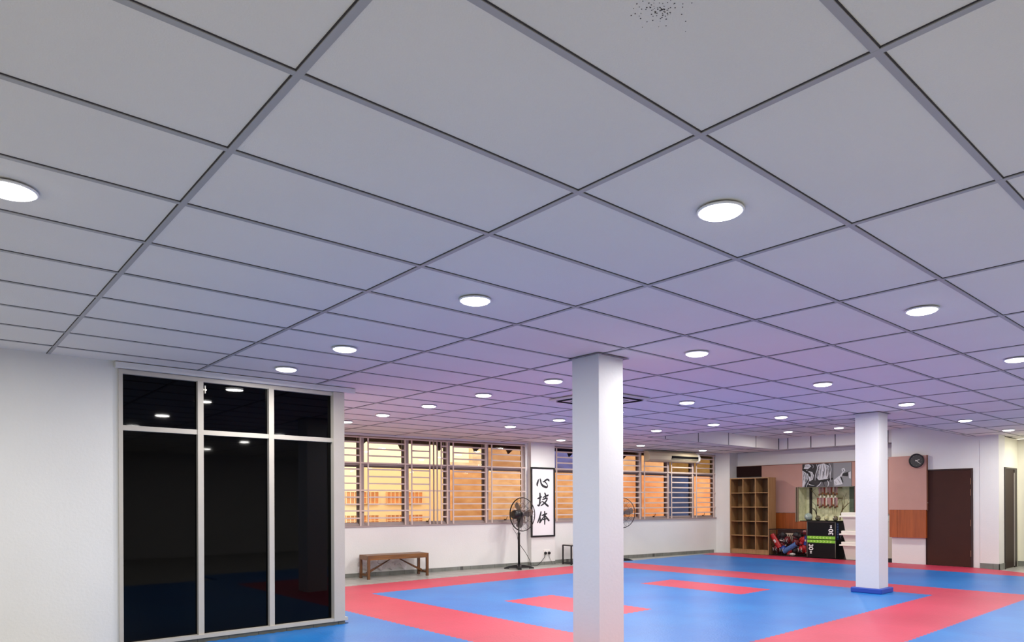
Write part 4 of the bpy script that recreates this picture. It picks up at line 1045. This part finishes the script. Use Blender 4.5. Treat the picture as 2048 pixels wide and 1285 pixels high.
pad(0.38, 0.36, 0.06, (R_(-33), 0, 0), GR, 'bright red shin guard leaning at the left end of the crate', 0.34, 0.062)
pad(-0.02, 0.20, 0.06, (R_(58), 0, 0), GLB, 'light blue shin guard lying diagonally across the middle of the crate', 0.34, 0.055)
pad(-0.46, 0.40, 0.10, (R_(8), 0, 0), GB, 'blue shin guard upright at the right end of the crate', 0.20, 0.055)
helmet(0.20, 0.06, 0.12, GB, 'blue head guard with white trim, low at left in the crate', 0.95)
helmet(0.40, 0.07, 0.13, GDR, 'dark red head guard in the lower left corner of the crate', 0.95)
helmet(0.10, 0.30, 0.14, GDR, 'red head guard high in the middle of the crate', 0.9)
helmet(-0.32, 0.08, 0.12, GR, 'bright red head guard with white trim, low at right in the crate', 0.95)
glove(0.03, 0.06, 0.10, (R_(20), 0, 0), GR, 'red glove with white cuff at the bottom centre of the crate')
glove(-0.46, 0.13, 0.10, (R_(-30), 0, 0), GR, 'red glove in the lower right corner of the crate')
glove(-0.33, 0.31, 0.10, (R_(35), 0, 0), GR, 'red glove halfway up at right in the crate')
glove(-0.12, 0.36, 0.14, (R_(170), 0, 0), GDR, 'dark red glove upside down near the top centre of the crate')
glove(-0.17, 0.13, 0.09, (R_(80), 0, 0), GK, 'black glove lying low, right of centre in the crate')
glove(0.25, 0.38, 0.13, (R_(15), 0, 0), GK, 'black glove high at left of centre in the crate')
glove(-0.23, 0.45, 0.15, (R_(-75), 0, 0), GK, 'black glove on the pile right of centre in the crate')
glove(-0.10, 0.20, 0.20, (R_(-15), 0, 0), GDR, 'dark red glove buried in the centre of the crate')
glove(-0.40, 0.53, 0.12, (R_(95), 0, 0), GDR, 'dark red glove topmost at the right end of the crate')
glove(0.22, 0.22, 0.16, (R_(-60), 0, 0), GDR, 'dark red glove behind the blue head guard in the crate')
o = MB().blob((0, 0, 0), (0.05, 0.08, 0.035), 0, 2, None, 0.1, 2).build('foot_guard', GW); o.location = (16.36, 8.56, 0.076); tag(o, 'small white foot guard on the bottom of the crate', 'foot guard', 'sparring gear in the mesh crate')
o = MB().blob((0, 0, 0), (0.06, 0.07, 0.035), 0, 2, None, 0.1, 2).build('hand_pad', GPK); o.location = (16.44, 8.245, 0.66); tag(o, 'pale pink pad on top of the pile at the right end of the crate', 'pad', 'sparring gear in the mesh crate')
b = MB()
for k in range(8): b.tube([(0, -0.18 + k * 0.05, 0.10), (-0.01, -0.17 + k * 0.05, 0.0), (0.0, -0.10 + k * 0.02, -0.08)], 0.012, 5)
b.box((0.0, -0.26, 0.08), (0.02, 0.24, 0.125), bev=0.006)
o = b.build('cloth_belt', mat('belt_beige', (176, 160, 140), rough=0.8)); o.location = (16.52, 8.70, 0.47); tag(o, 'beige cloth belts draped at the back of the crate', 'belt', 'sparring gear in the mesh crate')

# ------------------------------------------------------------------ doors
DB = mat('door_brown', (62, 31, 21), rough=0.5, spec=0.25, noise=0.12, nscale=4, bump=0.05)
d1 = sempty('door_1', (PX, 5.0, 0), label='plain dark brown door in the back wall')
MB().box((0.0, -0.405, 0.015), (0.045, 0.43, 2.04)).build('door_leaf', DB, d1)['kind'] = 'structure'
b = MB(); b.box((-0.015, -0.445, 0.0), (0.06, -0.408, 2.068)); b.box((-0.015, 0.432, 0.0), (0.06, 0.445, 2.068)); b.box((-0.015, -0.408, 2.043), (0.06, 0.432, 2.068)); b.build('door_frame', mat('door_frame_brown', (48, 24, 20), rough=0.5), d1)['kind'] = 'structure'
HNG = mat('hinge_brass', (150, 110, 84), rough=0.4, metal=0.6)
for z in (1.80, 1.57, 0.94, 0.31): MB().box((-0.008, -0.412, z - 0.065), (0.0, -0.396, z + 0.065)).build('hinge', HNG, d1)['kind'] = 'structure'
MB().lathe([(0.016, 0.0), (0.018, 0.03), (0.012, 0.04)], 12, 0, Matrix.Translation((0, 0.415, 1.36)) @ Matrix.Rotation(-math.pi / 2, 4, 'Y')).build('door_knob', LATCH, d1)['kind'] = 'structure'
d2 = sempty('door_2', (16.98, 4.10, 0), label='narrow dark corridor door with a pale edge strip, far right')
MB().box((-0.40, -0.012, 0.01), (0.22, 0.0, 2.05)).build('door_leaf', mat('corridor_door', (46, 28, 20), rough=0.5, spec=0.2), d2)['kind'] = 'structure'
b = MB(); b.box((-0.435, -0.02, 0), (-0.40, 0, 2.08)); b.box((0.24, -0.02, 0), (0.43, 0, 2.08)); b.box((-0.40, -0.02, 2.05), (0.24, 0, 2.08)); b.build('door_frame', mat('corridor_frame', (40, 28, 24), rough=0.45), d2)['kind'] = 'structure'
MB().box((0.20, -0.024, 0.03), (0.235, -0.012, 1.98)).build('edge_strip', mat('strip_metal', (170, 162, 156), rough=0.35, metal=0.4), d2)['kind'] = 'structure'
